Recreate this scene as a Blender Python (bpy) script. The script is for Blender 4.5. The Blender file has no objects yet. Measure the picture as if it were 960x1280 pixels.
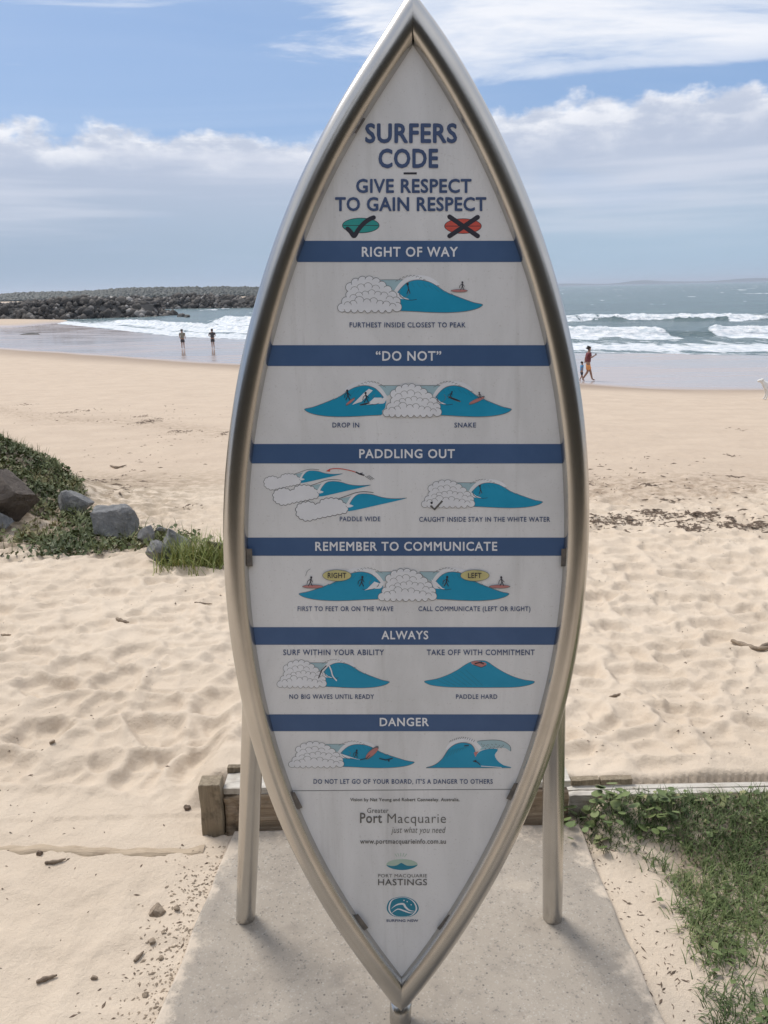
import bpy, bmesh, math, random
import numpy as np
from mathutils import Vector, Matrix
random.seed(7); rng = np.random.default_rng(11)
S = bpy.context.scene; COL = S.collection
R = math.radians

# ------------------------------------------------------------------ camera
FPX = 1000.0; CAMZ = 1.55; PITCH = R(15.55); ROLL = R(1.25)
_F = np.array([0, math.cos(PITCH), -math.sin(PITCH)]); _R0 = np.array([1.0, 0, 0]); _U0 = np.cross(_R0, _F)
_R = _R0*math.cos(ROLL) - _U0*math.sin(ROLL); _U = _U0*math.cos(ROLL) + _R0*math.sin(ROLL)
cam = bpy.data.cameras.new('camera'); cam.sensor_fit = 'VERTICAL'; cam.sensor_height = 36
cam.lens = 36*FPX/1280; cam.clip_start = .05; cam.clip_end = 60000
camo = bpy.data.objects.new('camera', cam); COL.objects.link(camo)
camo.matrix_world = Matrix(((_R[0], _U[0], -_F[0], 0), (_R[1], _U[1], -_F[1], 0), (_R[2], _U[2], -_F[2], CAMZ), (0, 0, 0, 1)))
S.camera = camo

# ------------------------------------------------------------------ sky and sun
SUN_EL, SUN_AZ = 54, -48          # azimuth measured from +Y towards +X
SKY_STR = 0.10
S.view_settings.view_transform = 'Standard'; S.view_settings.look = 'None'
S.view_settings.exposure = 0.17; S.view_settings.gamma = 1
sd = bpy.data.lights.new('sun', 'SUN'); sd.energy = 2.8; sd.angle = R(24); sd.color = (1, .95, .88)
so = bpy.data.objects.new('sun', sd); COL.objects.link(so)
_sv = Vector((math.sin(R(SUN_AZ))*math.cos(R(SUN_EL)), math.cos(R(SUN_AZ))*math.cos(R(SUN_EL)), math.sin(R(SUN_EL))))
so.rotation_euler = _sv.to_track_quat('Z', 'Y').to_euler(); so.location = (0, 0, 30)

class NT:
    """tiny helper for node trees"""
    def __init__(s, tree): s.t = tree; s.n = tree.nodes; s.l = tree.links
    def add(s, typ, ins=None, **kw):
        nd = s.n.new(typ)
        for k, v in kw.items(): setattr(nd, k, v)
        for k, v in (ins or {}).items():
            if isinstance(v, bpy.types.NodeSocket): s.l.new(v, nd.inputs[k])
            else: nd.inputs[k].default_value = v
        return nd
    def math(s, op, a, b=None, c=None, clamp=False):
        d = {0: a}
        if b is not None: d[1] = b
        if c is not None: d[2] = c
        return s.add('ShaderNodeMath', d, operation=op, use_clamp=clamp).outputs[0]
    def mix(s, f, a, b, typ='MIX'):
        nd = s.add('ShaderNodeMix', data_type='RGBA', blend_type=typ)
        for i, v in ((0, f), (6, a), (7, b)):
            if isinstance(v, bpy.types.NodeSocket): s.l.new(v, nd.inputs[i])
            else: nd.inputs[i].default_value = (tuple(v)+(1,))[:4] if isinstance(v, (tuple, list)) else v
        return nd.outputs[2]
    def noise(s, vec, scale, detail=4, rough=.5, lac=2.0, dist=0.0, dim='3D'):
        return s.add('ShaderNodeTexNoise', {'Vector': vec, 'Scale': scale, 'Detail': detail, 'Roughness': rough, 'Lacunarity': lac, 'Distortion': dist}, noise_dimensions=dim).outputs[0]
    def smooth(s, v, a, b, lo=0.0, hi=1.0):
        return s.add('ShaderNodeMapRange', {0: v, 1: a, 2: b, 3: lo, 4: hi}, interpolation_type='SMOOTHSTEP').outputs[0]
    def mapping(s, vec, scale=(1, 1, 1), loc=(0, 0, 0), rot=(0, 0, 0)):
        return s.add('ShaderNodeMapping', {0: vec, 1: loc, 2: rot, 3: scale}).outputs[0]
    def ramp(s, f, stops):
        nd = s.add('ShaderNodeValToRGB', {0: f}); e = nd.color_ramp.elements
        while len(e) < len(stops): e.new(.5)
        for i, (p, c) in enumerate(stops): e[i].position = p; e[i].color = (tuple(c)+(1,))[:4]
        return nd.outputs[0]

W = bpy.data.worlds.new('World'); S.world = W; W.use_nodes = True
w = NT(W.node_tree); w.n.clear()
tc = w.add('ShaderNodeTexCoord').outputs['Generated']
sky = w.add('ShaderNodeTexSky', sky_type='NISHITA', sun_disc=False, sun_elevation=R(SUN_EL), sun_rotation=R(SUN_AZ), air_density=1.0, dust_density=1.6, ozone_density=1.6).outputs[0]
sep = w.add('ShaderNodeSeparateXYZ', {0: tc}); X, Y, Z = sep.outputs
K = 1/SKY_STR
def kc(r, g, b): return (r*K, g*K, b*K)
# cool clear-sky tint of the photograph (slightly milky blue)
clear = w.mix(.72, w.mix(1.0, sky, (1.0, 1.0, 1.0), 'MULTIPLY'), w.mix(w.smooth(Z, .12, .9), kc(.245, .40, .69), kc(.12, .23, .51)))
# horizontal coordinates for the cumulus bank: azimuth and stretched elevation
az = w.math('ARCTAN2', X, Y)
bank_vec = w.add('ShaderNodeCombineXYZ', {0: w.math('MULTIPLY', az, 6.0), 1: w.math('MULTIPLY', Z, 17.0), 2: 3.3}).outputs[0]
n_big = w.noise(bank_vec, .8, 2, .5)
n_fine = w.noise(w.add('ShaderNodeCombineXYZ', {0: w.math('MULTIPLY', az, 6.0), 1: w.math('MULTIPLY', Z, 9.0), 2: 1.3}).outputs[0], 2.6, 7, .56)
edge = w.math('ADD', w.math('ADD', .172, w.math('MULTIPLY', w.smooth(az, -.15, .35), .022)), w.math('ADD', w.math('MULTIPLY', w.math('SUBTRACT', n_big, .5), .035), w.math('MULTIPLY', w.math('SUBTRACT', n_fine, .5), .07)))
dz = w.math('SUBTRACT', edge, Z)
bank = w.smooth(w.math('ADD', dz, w.math('MULTIPLY', w.math('SUBTRACT', n_fine, .5), .03)), -.005, .013)
bank_soft = w.math('MULTIPLY', bank, w.smooth(n_big, .25, .42, .72, 1.0))
lit_top = w.smooth(dz, .0, .055, 1.0, 0.0)
puff = w.noise(bank_vec, 2.9, 7, .6)
streak = w.noise(w.add('ShaderNodeCombineXYZ', {0: w.math('MULTIPLY', az, 1.6), 1: w.math('MULTIPLY', Z, 26.0), 2: 8.1}).outputs[0], 1.1, 5, .55)
haze_col = w.mix(w.smooth(az, -.5, .35), kc(.31, .405, .53), kc(.36, .49, .62))
bank_dark = w.mix(w.smooth(Z, .02, .16), haze_col, kc(.45, .51, .64))
bank_lit = w.mix(w.smooth(puff, .35, .62), kc(.55, .60, .71), kc(.86, .87, .91))
bank_col = w.mix(w.math('MULTIPLY', lit_top, w.smooth(puff, .3, .6, .45, 1.0)), bank_dark, bank_lit)
bank_col = w.mix(w.math('MULTIPLY', w.smooth(streak, .46, .68), w.smooth(Z, .02, .10, 0, .6)), bank_col, kc(.66, .69, .78))
# high wisps on a plane overhead
zz = w.math('MAXIMUM', Z, .04)
pl = w.add('ShaderNodeCombineXYZ', {0: w.math('DIVIDE', X, zz), 1: w.math('DIVIDE', Y, zz), 2: 0}).outputs[0]
wv = w.mapping(pl, (.55, 1.2, 1), (2.3, .4, 0), (0, 0, R(14)))
hi_n = w.noise(wv, .9, 8, .62, dist=.5)
thr = w.math('SUBTRACT', .56, w.math('MULTIPLY', w.smooth(az, -.10, .10), .25))
thr = w.math('SUBTRACT', thr, w.smooth(Z, .262, .30, 0, .16))
thr = w.math('ADD', thr, w.smooth(Z, .200, .228, .4, 0))
hi = w.math('MULTIPLY', w.smooth(w.math('SUBTRACT', hi_n, thr), -.02, .15), w.smooth(Z, .19, .24))
hi = w.math('MULTIPLY', hi, .92)
hi_col = w.mix(w.smooth(hi_n, .40, .60), kc(.60, .67, .80), kc(.86, .87, .91))
veil = w.math('MULTIPLY', w.smooth(w.noise(wv, .35, 5, .6, dist=.8), .35, .7), .22)
clear = w.mix(veil, clear, kc(.56, .66, .82))
col = w.mix(hi, clear, hi_col)
col = w.mix(bank_soft, col, bank_col)
col = w.mix(w.smooth(Z, -.01, -.2), col, kc(.30, .27, .24))
bg = w.add('ShaderNodeBackground', {0: col, 1: SKY_STR})
w.l.new(bg.outputs[0], w.add('ShaderNodeOutputWorld').inputs[0])

# ------------------------------------------------------------------ helpers
def ray(px, py):
    v = _F*FPX + _R*(px-480) - _U*(py-640)
    return v/np.linalg.norm(v)
CAM = np.array([0, 0, CAMZ])
D0, LEAN = 1.395, .085                  # the sign's plane: y = D0 + LEAN*z
NRM = np.array([0, -1, LEAN]); NRM = NRM/np.linalg.norm(NRM)
def on_sign(px, py, off=0.0):
    "point of the sign's plane, off metres in front of it"
    d = ray(px, py); p0 = np.array([0, D0, 0])+NRM*off
    t = np.dot(p0-CAM, NRM)/np.dot(d, NRM)
    return CAM+d*t
def at_z(px, py, z=0.0):
    d = ray(px, py); return CAM+d*((z-CAMZ)/d[2])
def at_y(px, py, y):
    d = ray(px, py); return CAM+d*(y/d[1])

def mat(name, col=(.5, .5, .5), rough=.6, metal=0.0, spec=.5):
    m = bpy.data.materials.new(name); m.use_nodes = True
    b = m.node_tree.nodes['Principled BSDF']
    b.inputs['Base Color'].default_value = (*col, 1); b.inputs['Roughness'].default_value = rough
    b.inputs['Metallic'].default_value = metal; b.inputs['Specular IOR Level'].default_value = spec
    return m, NT(m.node_tree), b
def bump(t, b, h, strength=.3, dist=.01):
    nb = t.add('ShaderNodeBump', {'Height': h, 'Strength': strength, 'Distance': dist}); t.l.new(nb.outputs[0], b.inputs['Normal'])
def noisy(name, c1, c2, scale=20, rough=.7, bstr=.2, bdist=.004, metal=0.0, detail=6):
    m, t, b = mat(name, c1, rough, metal)
    oc = t.add('ShaderNodeTexCoord').outputs['Object']
    n = t.noise(oc, scale, detail, .6)
    t.l.new(t.mix(t.smooth(n, .35, .65), c1, c2), b.inputs['Base Color'])
    if bstr: bump(t, b, t.noise(oc, scale*3, 5, .6), bstr, bdist)
    return m

def link(name, me, parent=None, **props):
    o = bpy.data.objects.new(name, me); COL.objects.link(o)
    if parent is not None:
        o.parent = parent
        o.matrix_parent_inverse = parent.matrix_basis.inverted()
    for k, v in props.items(): o[k] = v
    return o
def thing(name, label, cat, loc=(0, 0, 0), group=None):
    o = link(name, None, label=label, category=cat)
    o.location = tuple(float(c) for c in loc)
    if group: o['group'] = group
    return o
def mesh(name, verts, faces, mats=(), smooth=False, midx=None):
    me = bpy.data.meshes.new(name); me.from_pydata([tuple(map(float, v)) for v in verts], [], faces)
    for m in (mats if isinstance(mats, (list, tuple)) else [mats]): me.materials.append(m)
    if midx is not None: me.polygons.foreach_set('material_index', midx)
    if smooth: me.polygons.foreach_set('use_smooth', [True]*len(me.polygons))
    me.update(); return me
def np_mesh(name, verts, quads, m, smooth=False, attrs=None):
    "fast mesh from numpy arrays (all quads or all tris)"
    k = quads.shape[1]; me = bpy.data.meshes.new(name)
    me.vertices.add(len(verts)); me.vertices.foreach_set('co', verts.astype(np.float32).ravel())
    me.loops.add(quads.size); me.loops.foreach_set('vertex_index', quads.astype(np.int32).ravel())
    me.polygons.add(len(quads)); me.polygons.foreach_set('loop_start', np.arange(0, quads.size, k, dtype=np.int32))
    if smooth: me.polygons.foreach_set('use_smooth', np.ones(len(quads), bool))
    me.materials.append(m)
    for nm, a in (attrs or {}).items():
        at = me.attributes.new(nm, 'FLOAT', 'POINT'); at.data.foreach_set('value', a.astype(np.float32).ravel())
    me.update(calc_edges=True); me.validate(); return me
def from_bm(bm, name, mats, smooth=False):
    me = bpy.data.meshes.new(name); bm.to_mesh(me); bm.free()
    for m in (mats if isinstance(mats, (list, tuple)) else [mats]): me.materials.append(m)
    if smooth: me.polygons.foreach_set('use_smooth', [True]*len(me.polygons))
    return me

def hash2(ix, iy, seed):
    h = (ix.astype(np.int64)*374761393 + iy.astype(np.int64)*668265263 + seed*974634777) & 0xFFFFFFFF
    h = ((h ^ (h >> 13))*1274126177) & 0xFFFFFFFF
    h = ((h ^ (h >> 16))*2246822519) & 0xFFFFFFFF
    return ((h ^ (h >> 15)) & 0xFFFFFF)/16777215.0
def vnoise(x, y, seed=0):
    ix = np.floor(x); iy = np.floor(y); fx = x-ix; fy = y-iy
    ux = fx*fx*fx*(fx*(fx*6-15)+10); uy = fy*fy*fy*(fy*(fy*6-15)+10)
    a = hash2(ix, iy, seed); b = hash2(ix+1, iy, seed); c = hash2(ix, iy+1, seed); d = hash2(ix+1, iy+1, seed)
    return (a*(1-ux)+b*ux)*(1-uy)+(c*(1-ux)+d*ux)*uy - .5
def fbm(x, y, seed=0, octv=4, gain=.5):
    s = 0; a = 1.0; c, sn = math.cos(.6), math.sin(.6)
    for i in range(octv):
        s = s+a*vnoise(x, y, seed+i*17); x, y = (x*c-y*sn)*2.03+5.1, (x*sn+y*c)*2.03+1.7; a *= gain
    return s
def dimples(x, y, seed, k=22.0):
    "trampled sand: smooth bowls with soft ridges between them"
    ix = np.floor(x); iy = np.floor(y); acc = np.zeros_like(x)
    f1 = np.full_like(x, 9.0); f2 = np.full_like(x, 9.0); dep = np.zeros_like(x)
    for dx in (-1, 0, 1):
        for dy in (-1, 0, 1):
            cx = ix+dx; cy = iy+dy
            px = cx+.14+.72*hash2(cx, cy, seed); py = cy+.14+.72*hash2(cx, cy, seed+5)
            d = np.sqrt((x-px)**2+(y-py)**2); dh = hash2(cx, cy, seed+9)
            m = d < f1
            f2 = np.where(m, f1, np.minimum(f2, d)); dep = np.where(m, dh, dep); f1 = np.where(m, d, f1)
    r = np.clip((f2-f1)/.42, 0, 1); r = r*r*(3-2*r)
    return -r*(.35+.65*dep)

def sstep(v, a, b):
    t = np.clip((v-a)/(b-a), 0, 1); return t*t*(3-2*t)

# ------------------------------------------------------------------ the lie of the land
SEA = -3.6
def yw(x): return np.interp(x, [-300, -120, -60, -38, -13, 13, 28, 60, 300], [420, 178, 106, 81, 58.5, 38.5, 35, 30, 10])
def ys(x): return np.interp(x, [-400, -110, -80, -57, -25, 0, 13, 28, 60, 300], [560, 215, 182, 151, 101, 78, 68, 60, 46, 12])
SLAB_L, SLAB_R, SLAB_B, SLAB_F = None, None, 2.055, .45
def slab_edges(y):   # x of the slab's left and right edges
    return -.534+(y-1.39)*.098, .585-(y-1.39)*.035
def height(x, y, detail=True):
    x = np.asarray(x, float); y = np.asarray(y, float)
    w_, s_ = yw(x), ys(x)
    z = np.interp(y, [-60, -12, -3, 0, 2.05], [3.5, 2.2, .35, -.02, -.025])
    # step up behind the timber edging; a gentle ramp left of it
    sharp = (.10-.042*sstep(x, .45, .6))*sstep(y, 2.17, 2.23); ramp = .10*sstep(y, 2.14, 3.3)
    k = sstep(x, -.68, -.55)
    back = sharp*k+ramp*(1-k)
    z = z+np.where(y > 2.05, back, 0)
    fall = np.where(y < 7.3, -.082*np.clip(y-2.4, 0, None)-.0*y, 0)
    far = np.clip((y-7.3)/np.maximum(w_-7.3, 1), 0, 1)
    fall = np.where(y >= 7.3, -.402-(2.95)*(far**.92), fall)
    z = z+fall
    flat = np.clip((y-w_)/np.maximum(s_-w_, 1), 0, 1)
    z = z - .30*flat
    z = z - .03*np.clip(y-s_, 0, 60)
    # vegetated bank on the left
    xx = x+.12*np.sin(y*2.3)
    bx = np.interp(xx, [-14, -5.2, -4.1, -3.5, -3.1, -2.75, -2.3, -1.8, -1.3], [1.5, 1.12, .82, .48, .20, .08, .03, .01, 0])
    by = sstep(y, 5.35, 6.7)*(1-sstep(y, 7.4, 9.2))
    z = z+bx*by
    # the land behind the breakwater's root
    z = z+2.6*sstep(-x, 95, 125)*sstep(y, 150, 190)
    if detail:
        r = np.sqrt(x*x+y*y)
        inslab = (y < 2.2) & (y > .3) & (x > -.7) & (x < .75)
        dry = (1-sstep(y-w_, -16, -7))
        wob = .045*fbm(x*.9, y*.9, 3, 3)
        wx = x+.10*fbm(x*3, y*3, 21, 2); wy = y+.10*fbm(x*3+9, y*3, 22, 2)
        d1 = dimples(wx/.25, wy/.21, 31); d2 = dimples(wx/.12+7, wy/.10, 47)
        tr = sstep(y, 2.12, 2.45)*(1-.72*sstep(y, 7.0+.4*np.sin(x*.8), 8.6+.4*np.sin(x*.8)))
        tr = np.where(y < 2.15, .16*(1-sstep(np.abs(x), 40, 60)), tr)
        sand = wob*.9+\
            .042*d1*tr+.017*d2*tr+.007*fbm(x*13, y*13, 5, 4, .6)*(.35+.65*tr)
        far_l = .10*fbm(x*.12, y*.12, 8, 3)*sstep(y, 8, 16)*dry
        veg = np.clip(bx*by*4, 0, 1)*.10*fbm(x*2.2, y*2.2, 12, 4)
        z = z+sand*dry*np.where(x > .3, np.interp(y, [2.1, 2.2], [.3, 1]), 1)+far_l+veg
        z = z+np.where(y > 110, 0, .012*fbm(x*.25, y*.5, 14, 3)*(1-dry))
    le, re = slab_edges(y)
    ins = (x > le+.004) & (x < re-.004) & (y < 2.075) & (y > SLAB_F-.05)
    z = np.where(ins, np.minimum(z, -.035), z)
    z = z+.058*sstep(y, 1.85, 2.07)*sstep(x, .57, .66)*(y < 2.12)
    side = (~ins) & (y < 2.12) & (y > .2)
    z = np.where(side & (x > .3) & (x < .60), np.minimum(z, -.012), z)
    bed = (y > 2.05+.06*(x > .60)) & (y < 2.205) & (x > -.55)      # the trench in front of and under the timbers
    z = np.where(bed, np.minimum(z, -.03), z)
    return z
def H(x, y, detail=True): return float(height(np.array([x]), np.array([y]), detail)[0])
def ground(px, py):
    "where the ray through a photo pixel meets the land"
    d = ray(px, py); t = .5
    while t < 400:
        p = CAM+d*t
        if p[2] < H(p[0], p[1], False): break
        t *= 1.01
    lo, hi = t/1.01, t
    for _ in range(20):
        m = (lo+hi)/2; p = CAM+d*m
        if p[2] < H(p[0], p[1], False): hi = m
        else: lo = m
    p = CAM+d*hi; p[2] = H(p[0], p[1]); return p
def fan(phis, rs):
    ph, rr = np.meshgrid(phis, rs); return rr*np.sin(ph), rr*np.cos(ph)
def grid_quads(nr, nc, wrap=False):
    i = np.arange(nr-1)[:, None]*nc; j = np.arange(nc if wrap else nc-1)[None, :]; j2 = (j+1) % nc
    return np.stack([i+j, i+j2, i+nc+j2, i+nc+j], -1).reshape(-1, 4)[:, ::-1]
def radii(steps):
    r = [steps[0][0]]
    for a, b, q in steps:
        while r[-1] < b: r.append(r[-1]*q)
    return np.array(r)

# ---- sand material
m_sand, t, b = mat('sand', (.6, .5, .4), .95, 0, .25)
geo = t.add('ShaderNodeNewGeometry').outputs['Position']
wet = t.add('ShaderNodeAttribute', attribute_name='wet').outputs['Fac']
damp = t.add('ShaderNodeAttribute', attribute_name='damp').outputs['Fac']
firm = t.add('ShaderNodeAttribute', attribute_name='firm').outputs['Fac']
strand = t.add('ShaderNodeAttribute', attribute_name='strand').outputs['Fac']
soil = t.add('ShaderNodeAttribute', attribute_name='soil').outputs['Fac']
n1 = t.noise(geo, 1.3, 4, .6); n2 = t.noise(geo, 9, 6, .65); n3 = t.noise(geo, 700, 2, .6)
c = t.mix(t.smooth(n1, .3, .7), (.68, .575, .455), (.62, .515, .40))
c = t.mix(t.smooth(n2, .45, .75, 0, .3), c, (.54, .44, .34))
c = t.mix(firm, c, t.mix(t.smooth(n1, .3, .7), (.565, .46, .355), (.515, .415, .32)))
c = t.mix(t.math('MULTIPLY', strand, t.smooth(n2, .40, .62)), c, (.27, .20, .14))
c = t.mix(t.math('MULTIPLY', soil, t.smooth(n2, .35, .6)), c, (.30, .235, .165))
c = t.mix(damp, c, (.34, .265, .205))
c = t.mix(wet, c, (.43, .355, .315))
c = t.mix(t.smooth(n3, .35, .7, 0, .28), c, t.mix(1.0, c, (.62, .58, .55), 'MULTIPLY'))
t.l.new(c, b.inputs['Base Color'])
lowf = t.noise(t.mapping(geo, (.12, .35, 1)), 1.0, 3, .5)
rw = t.smooth(lowf, .35, .65, .10, .22)
t.l.new(t.math('ADD', t.math('MULTIPLY', t.math('SUBTRACT', 1, wet), .95), t.math('MULTIPLY', wet, rw)), b.inputs['Roughness'])
t.l.new(t.math('ADD', .15, t.math('MULTIPLY', wet, .55)), b.inputs['Specular IOR Level'])
gr = t.math('ADD', t.math('MULTIPLY', t.noise(geo, 55, 5, .65), .6), t.math('MULTIPLY', t.noise(geo, 420, 3, .6), .25))
nb = t.add('ShaderNodeBump', {'Height': gr, 'Distance': .014, 'Strength': t.math('MULTIPLY', t.math('SUBTRACT', 1, wet), .8)})
t.l.new(nb.outputs[0], b.inputs['Normal'])

ph_f = np.radians(np.arange(-36, 36.01, .16)); ph_c = np.radians(np.concatenate([np.arange(-180, -36, 5), np.arange(37.5, 180, 5)]))
PH = np.sort(np.concatenate([ph_f, ph_c]))
RS = radii([(.45, 12, 1.0045), (12, 60, 1.007), (60, 260, 1.014), (260, 25000, 1.2)])
gx, gy = fan(PH, RS); gz = height(gx, gy)
w_, s_ = yw(gx), ys(gx)
jit = fbm(gx*.12, gy*.05, 61, 3)
a_wet = sstep(gy-w_, -1.2+4*jit.clip(-.5, .5), 1.6)
a_damp = sstep(gy-w_+4*jit, -12, -.5)
a_firm = sstep(gy+.35*np.sin(gx*.8)+.5*fbm(gx*1.2, gy*1.2, 70, 3), 7.2, 8.2)
a_str = np.exp(-((gy-7.4-.35*np.sin(gx*.8)-.08*gx)/.9)**2)*sstep(gx, 1.2, 2.2)*.7+np.exp(-((gy-11.6-.5*np.sin(gx)+.9*gx)/.8)**2)*sstep(-gx, 1.6, 3.)*.5
a_soil = (np.clip(np.interp(gx, [-3.3, -2.2, -1.2], [1, .7, 0])*sstep(gy, 4.9, 5.9)*(1-sstep(gy, 8.5, 10)), 0, 1)
          + sstep(gx-slab_edges(gy)[1], .0, .35)*(gy < 2.2)*sstep(gx+.4*gy, 1.1, 1.7)*.9)
# dark wet channel on the left, dry spit in front of the breakwater
ch = np.exp(-(((gy-(90+1.2*np.sin(gx*.3))+(gx+38)*.75))/5.0)**2)*sstep(-gx, 14, 25)
a_chan = ch*.0
spit = sstep(-gx-.05*(gy-150), 62, 68)*sstep(gy, 146, 150)
a_wet = a_wet*(1-spit); a_damp = np.maximum(a_damp*(1-spit*.9), 0)
gz = gz+spit*.45
bw = sstep(-gx, 13, 24)*(np.abs(gy-(88-(gx+38)*.75)) < 0)  # unused mask kept flat
ground_me = np_mesh('ground', np.stack([gx, gy, gz], -1).reshape(-1, 3), grid_quads(len(RS), len(PH), True), m_sand, True,
    dict(wet=a_wet, damp=a_damp, firm=a_firm, strand=a_str, soil=np.clip(a_soil, 0, 1)))
link('beach_ground', ground_me, kind='structure')

# ------------------------------------------------------------------ sea
m_sea, t, b = mat('sea_water', (.05, .12, .13), .16, 0, .5)
geo = t.add('ShaderNodeNewGeometry').outputs['Position']
foam = t.add('ShaderNodeAttribute', attribute_name='foam').outputs['Fac']
fn = t.noise(t.mapping(geo, (.9, .35, 1)), .8, 8, .68)
fn2 = t.noise(t.mapping(geo, (.8, .35, 2)), 1.8, 7, .7)
fmask = t.smooth(t.math('ADD', foam, t.math('MULTIPLY', t.math('SUBTRACT', fn, .5), 2.1)), .36, .66)
dn = t.noise(t.mapping(geo, (.03, .10, 1)), 1.0, 5, .6)
wc = t.mix(t.smooth(dn, .3, .7), (.040, .092, .105), (.065, .13, .135))
t.l.new(t.mix(fmask, wc, t.mix(t.smooth(fn2, .38, .60), (.50, .56, .60), (.82, .83, .84))), b.inputs['Base Color'])
t.l.new(t.math('ADD', .22, t.math('MULTIPLY', fmask, .6)), b.inputs['Roughness'])
ch1 = t.noise(t.mapping(geo, (.35, .9, 1)), 1.0, 7, .65); ch2 = t.noise(t.mapping(geo, (.03, .07, 1)), 1.0, 4, .6)
bump(t, b, t.math('ADD', t.math('MULTIPLY', ch1, 1.0), t.math('MULTIPLY', ch2, 3.0)), 1.0, .8)
SP = np.sort(np.concatenate([np.radians(np.arange(-36, 36.01, .12)), np.radians(np.concatenate([np.arange(-100, -36, 4), np.arange(38, 101, 4)]))]))
SR = radii([(32, 250, 1.0045), (250, 1200, 1.012), (1200, 30000, 1.12)])
sx, sy = fan(SP, SR)
sd_ = sy-ys(sx)                                   # distance out from the water's edge
wob = 2.2*fbm(sx*.05, sy*.01, 80, 3)+1.2*fbm(sx*.25, sy*.05, 81, 3)
z = .05*fbm(sx*.35, sy*.9, 90, 4)*sstep(sd_, 3, 20)+.10*fbm(sx*.06, sy*.14, 91, 4)*sstep(sd_, 10, 40)
def crest(c, wf, wb, h, seg):
    d = sd_-c-wob*(c/30+.4); g = np.where(d < 0, np.exp(-(d/wf)**2), np.exp(-(d/wb)**2)); return g*h*seg, d
segA = np.clip(sstep(sx, 18.0, 21.0)*(1-sstep(sx, 28, 30.5))+sstep(sx, 33.0, 34.5), 0, 1)
segA0 = sstep(sx, 15, 20)
hA, dA = crest(27, 2.0, 6.5, .75, .55*segA0+.45*segA)
segB = sstep(sx, 5, 20)
hB, dB = crest(66, 3.0, 9, .8, segB)
segL = sstep(-sx, 14, 17)*(1-sstep(-sx, 45, 60))
hL, dL = crest(46, 3, 8, 1.0, segL*(1-sstep(-sx, 27, 34)))
hL2, dL2 = crest(22, 2.5, 7, .5, segL)
z = z+hA+hB+hL+hL2
rag = fbm(sx*.35, sy*.2, 95, 4)
fo = .85*np.exp(-((sd_-3.6-wob*.5)/np.where(sd_-3.6-wob*.5 > 0, 7.0, 3.6))**2)
fo += .55*np.exp(-((sd_+1.2-wob*.5)/.5)**2)
fo += .95*segA*np.where(dA < 0, sstep(dA, -9+7*rag, -5+7*rag), 1-sstep(dA, -.5, 2.0))
fo += .9*segB*np.where(dB < 0, sstep(dB, -5+5*rag, -3+5*rag), 1-sstep(dB, 0, 2.5))*(1-.45*sstep(fbm(sx*.05, sy*.0, 99, 2), .05, .2))
fo += .85*segL*np.where(dL < 0, sstep(dL, -13+8*rag, -9+6*rag), 1-sstep(dL, -.5, 2.0))*(1-sstep(-sx, 27, 34))
fo += .9*segL*np.where(dL2 < 0, sstep(dL2, -11+6*rag, -6+6*rag), 1-sstep(dL2, 5, 9))
fo += .22*(sstep(sd_, 3, 8)*(1-sstep(sd_, 24, 34)))                      # lacy water between
caps = sstep(fbm(sx*.11, sy*.05, 120, 5, .6), .56, .66)*sstep(sd_, 80, 110)*(1-sstep(sy, 900, 1500))
fo += .9*caps
fo = np.clip(fo, 0, .92)+.12*sstep(sy, 60, 100)*caps
z = z+SEA+.10*fo*rag+.55*np.clip(fbm(sx*1.1, sy*.5, 140, 4, .65), 0, 1)*np.clip(fo-.3, 0, 1)*np.clip((hA+hB+hL+hL2)*2, 0, 1)
z = np.where(sd_ < 5, np.minimum(z, SEA+.02+.02*np.clip(sd_, 0, 5)), z)
sea_me = np_mesh('sea', np.stack([sx, sy, z], -1).reshape(-1, 3), grid_quads(len(SR), len(SP)), m_sea, True, dict(foam=fo))
link('sea_water', sea_me, kind='structure')

# ------------------------------------------------------------------ shared materials
def brushed(name, base, rough):
    m, t, b = mat(name, base, rough, 1.0)
    oc = t.add('ShaderNodeTexCoord').outputs['Object']
    n = t.noise(oc, 9, 5, .6); fine = t.noise(oc, 160, 4, .6)
    t.l.new(t.mix(t.smooth(n, .3, .7), base, tuple(c*.92 for c in base)), b.inputs['Base Color'])
    t.l.new(t.math('ADD', rough-.03, t.math('MULTIPLY', n, .06)), b.inputs['Roughness'])
    t.l.new(t.smooth(t.noise(oc, 26, 6, .7), .62, .8, 0, .25), b.inputs['Coat Roughness'])
    return m
m_steel = brushed('brushed_steel', (.55, .535, .51), .25)
m_bracket = noisy('dark_clip', (.10, .095, .09), (.17, .15, .13), 60, .5)
m_panel, t, b = mat('printed_panel', (.78, .785, .79), .32, 0, .5)
oc = t.add('ShaderNodeTexCoord').outputs['Object']
sm = t.noise(t.mapping(oc, (3, 3, 1)), 2.2, 6, .65, dist=.6); sp = t.noise(oc, 240, 3, .7)
drip = t.noise(t.mapping(oc, (26, 1, 1.6)), 1.0, 6, .65)
pc = t.mix(t.smooth(sm, .35, .7), (.79, .80, .815), (.68, .69, .70))
pc = t.mix(t.smooth(drip, .52, .75, 0, .35), pc, (.50, .50, .49))
t.l.new(t.mix(t.smooth(sp, .60, .72, 0, .35), pc, (.38, .36, .33)), b.inputs['Base Color'])
t.l.new(t.smooth(sm, .3, .7, .26, .42), b.inputs['Roughness'])
def ink(name, c, r=.4):
    m, t, b = mat(name, c, r, 0, .4)
    oc = t.add('ShaderNodeTexCoord').outputs['Object']; n = t.noise(oc, 6, 6, .65)
    t.l.new(t.mix(t.smooth(n, .4, .7, 0, .6), c, tuple(min(1, x*1.18+.012) for x in c)), b.inputs['Base Color'])
    return m
i_navy = ink('navy_print', (.055, .112, .24)); i_navy2 = ink('navy_lettering', (.058, .095, .20))
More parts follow.
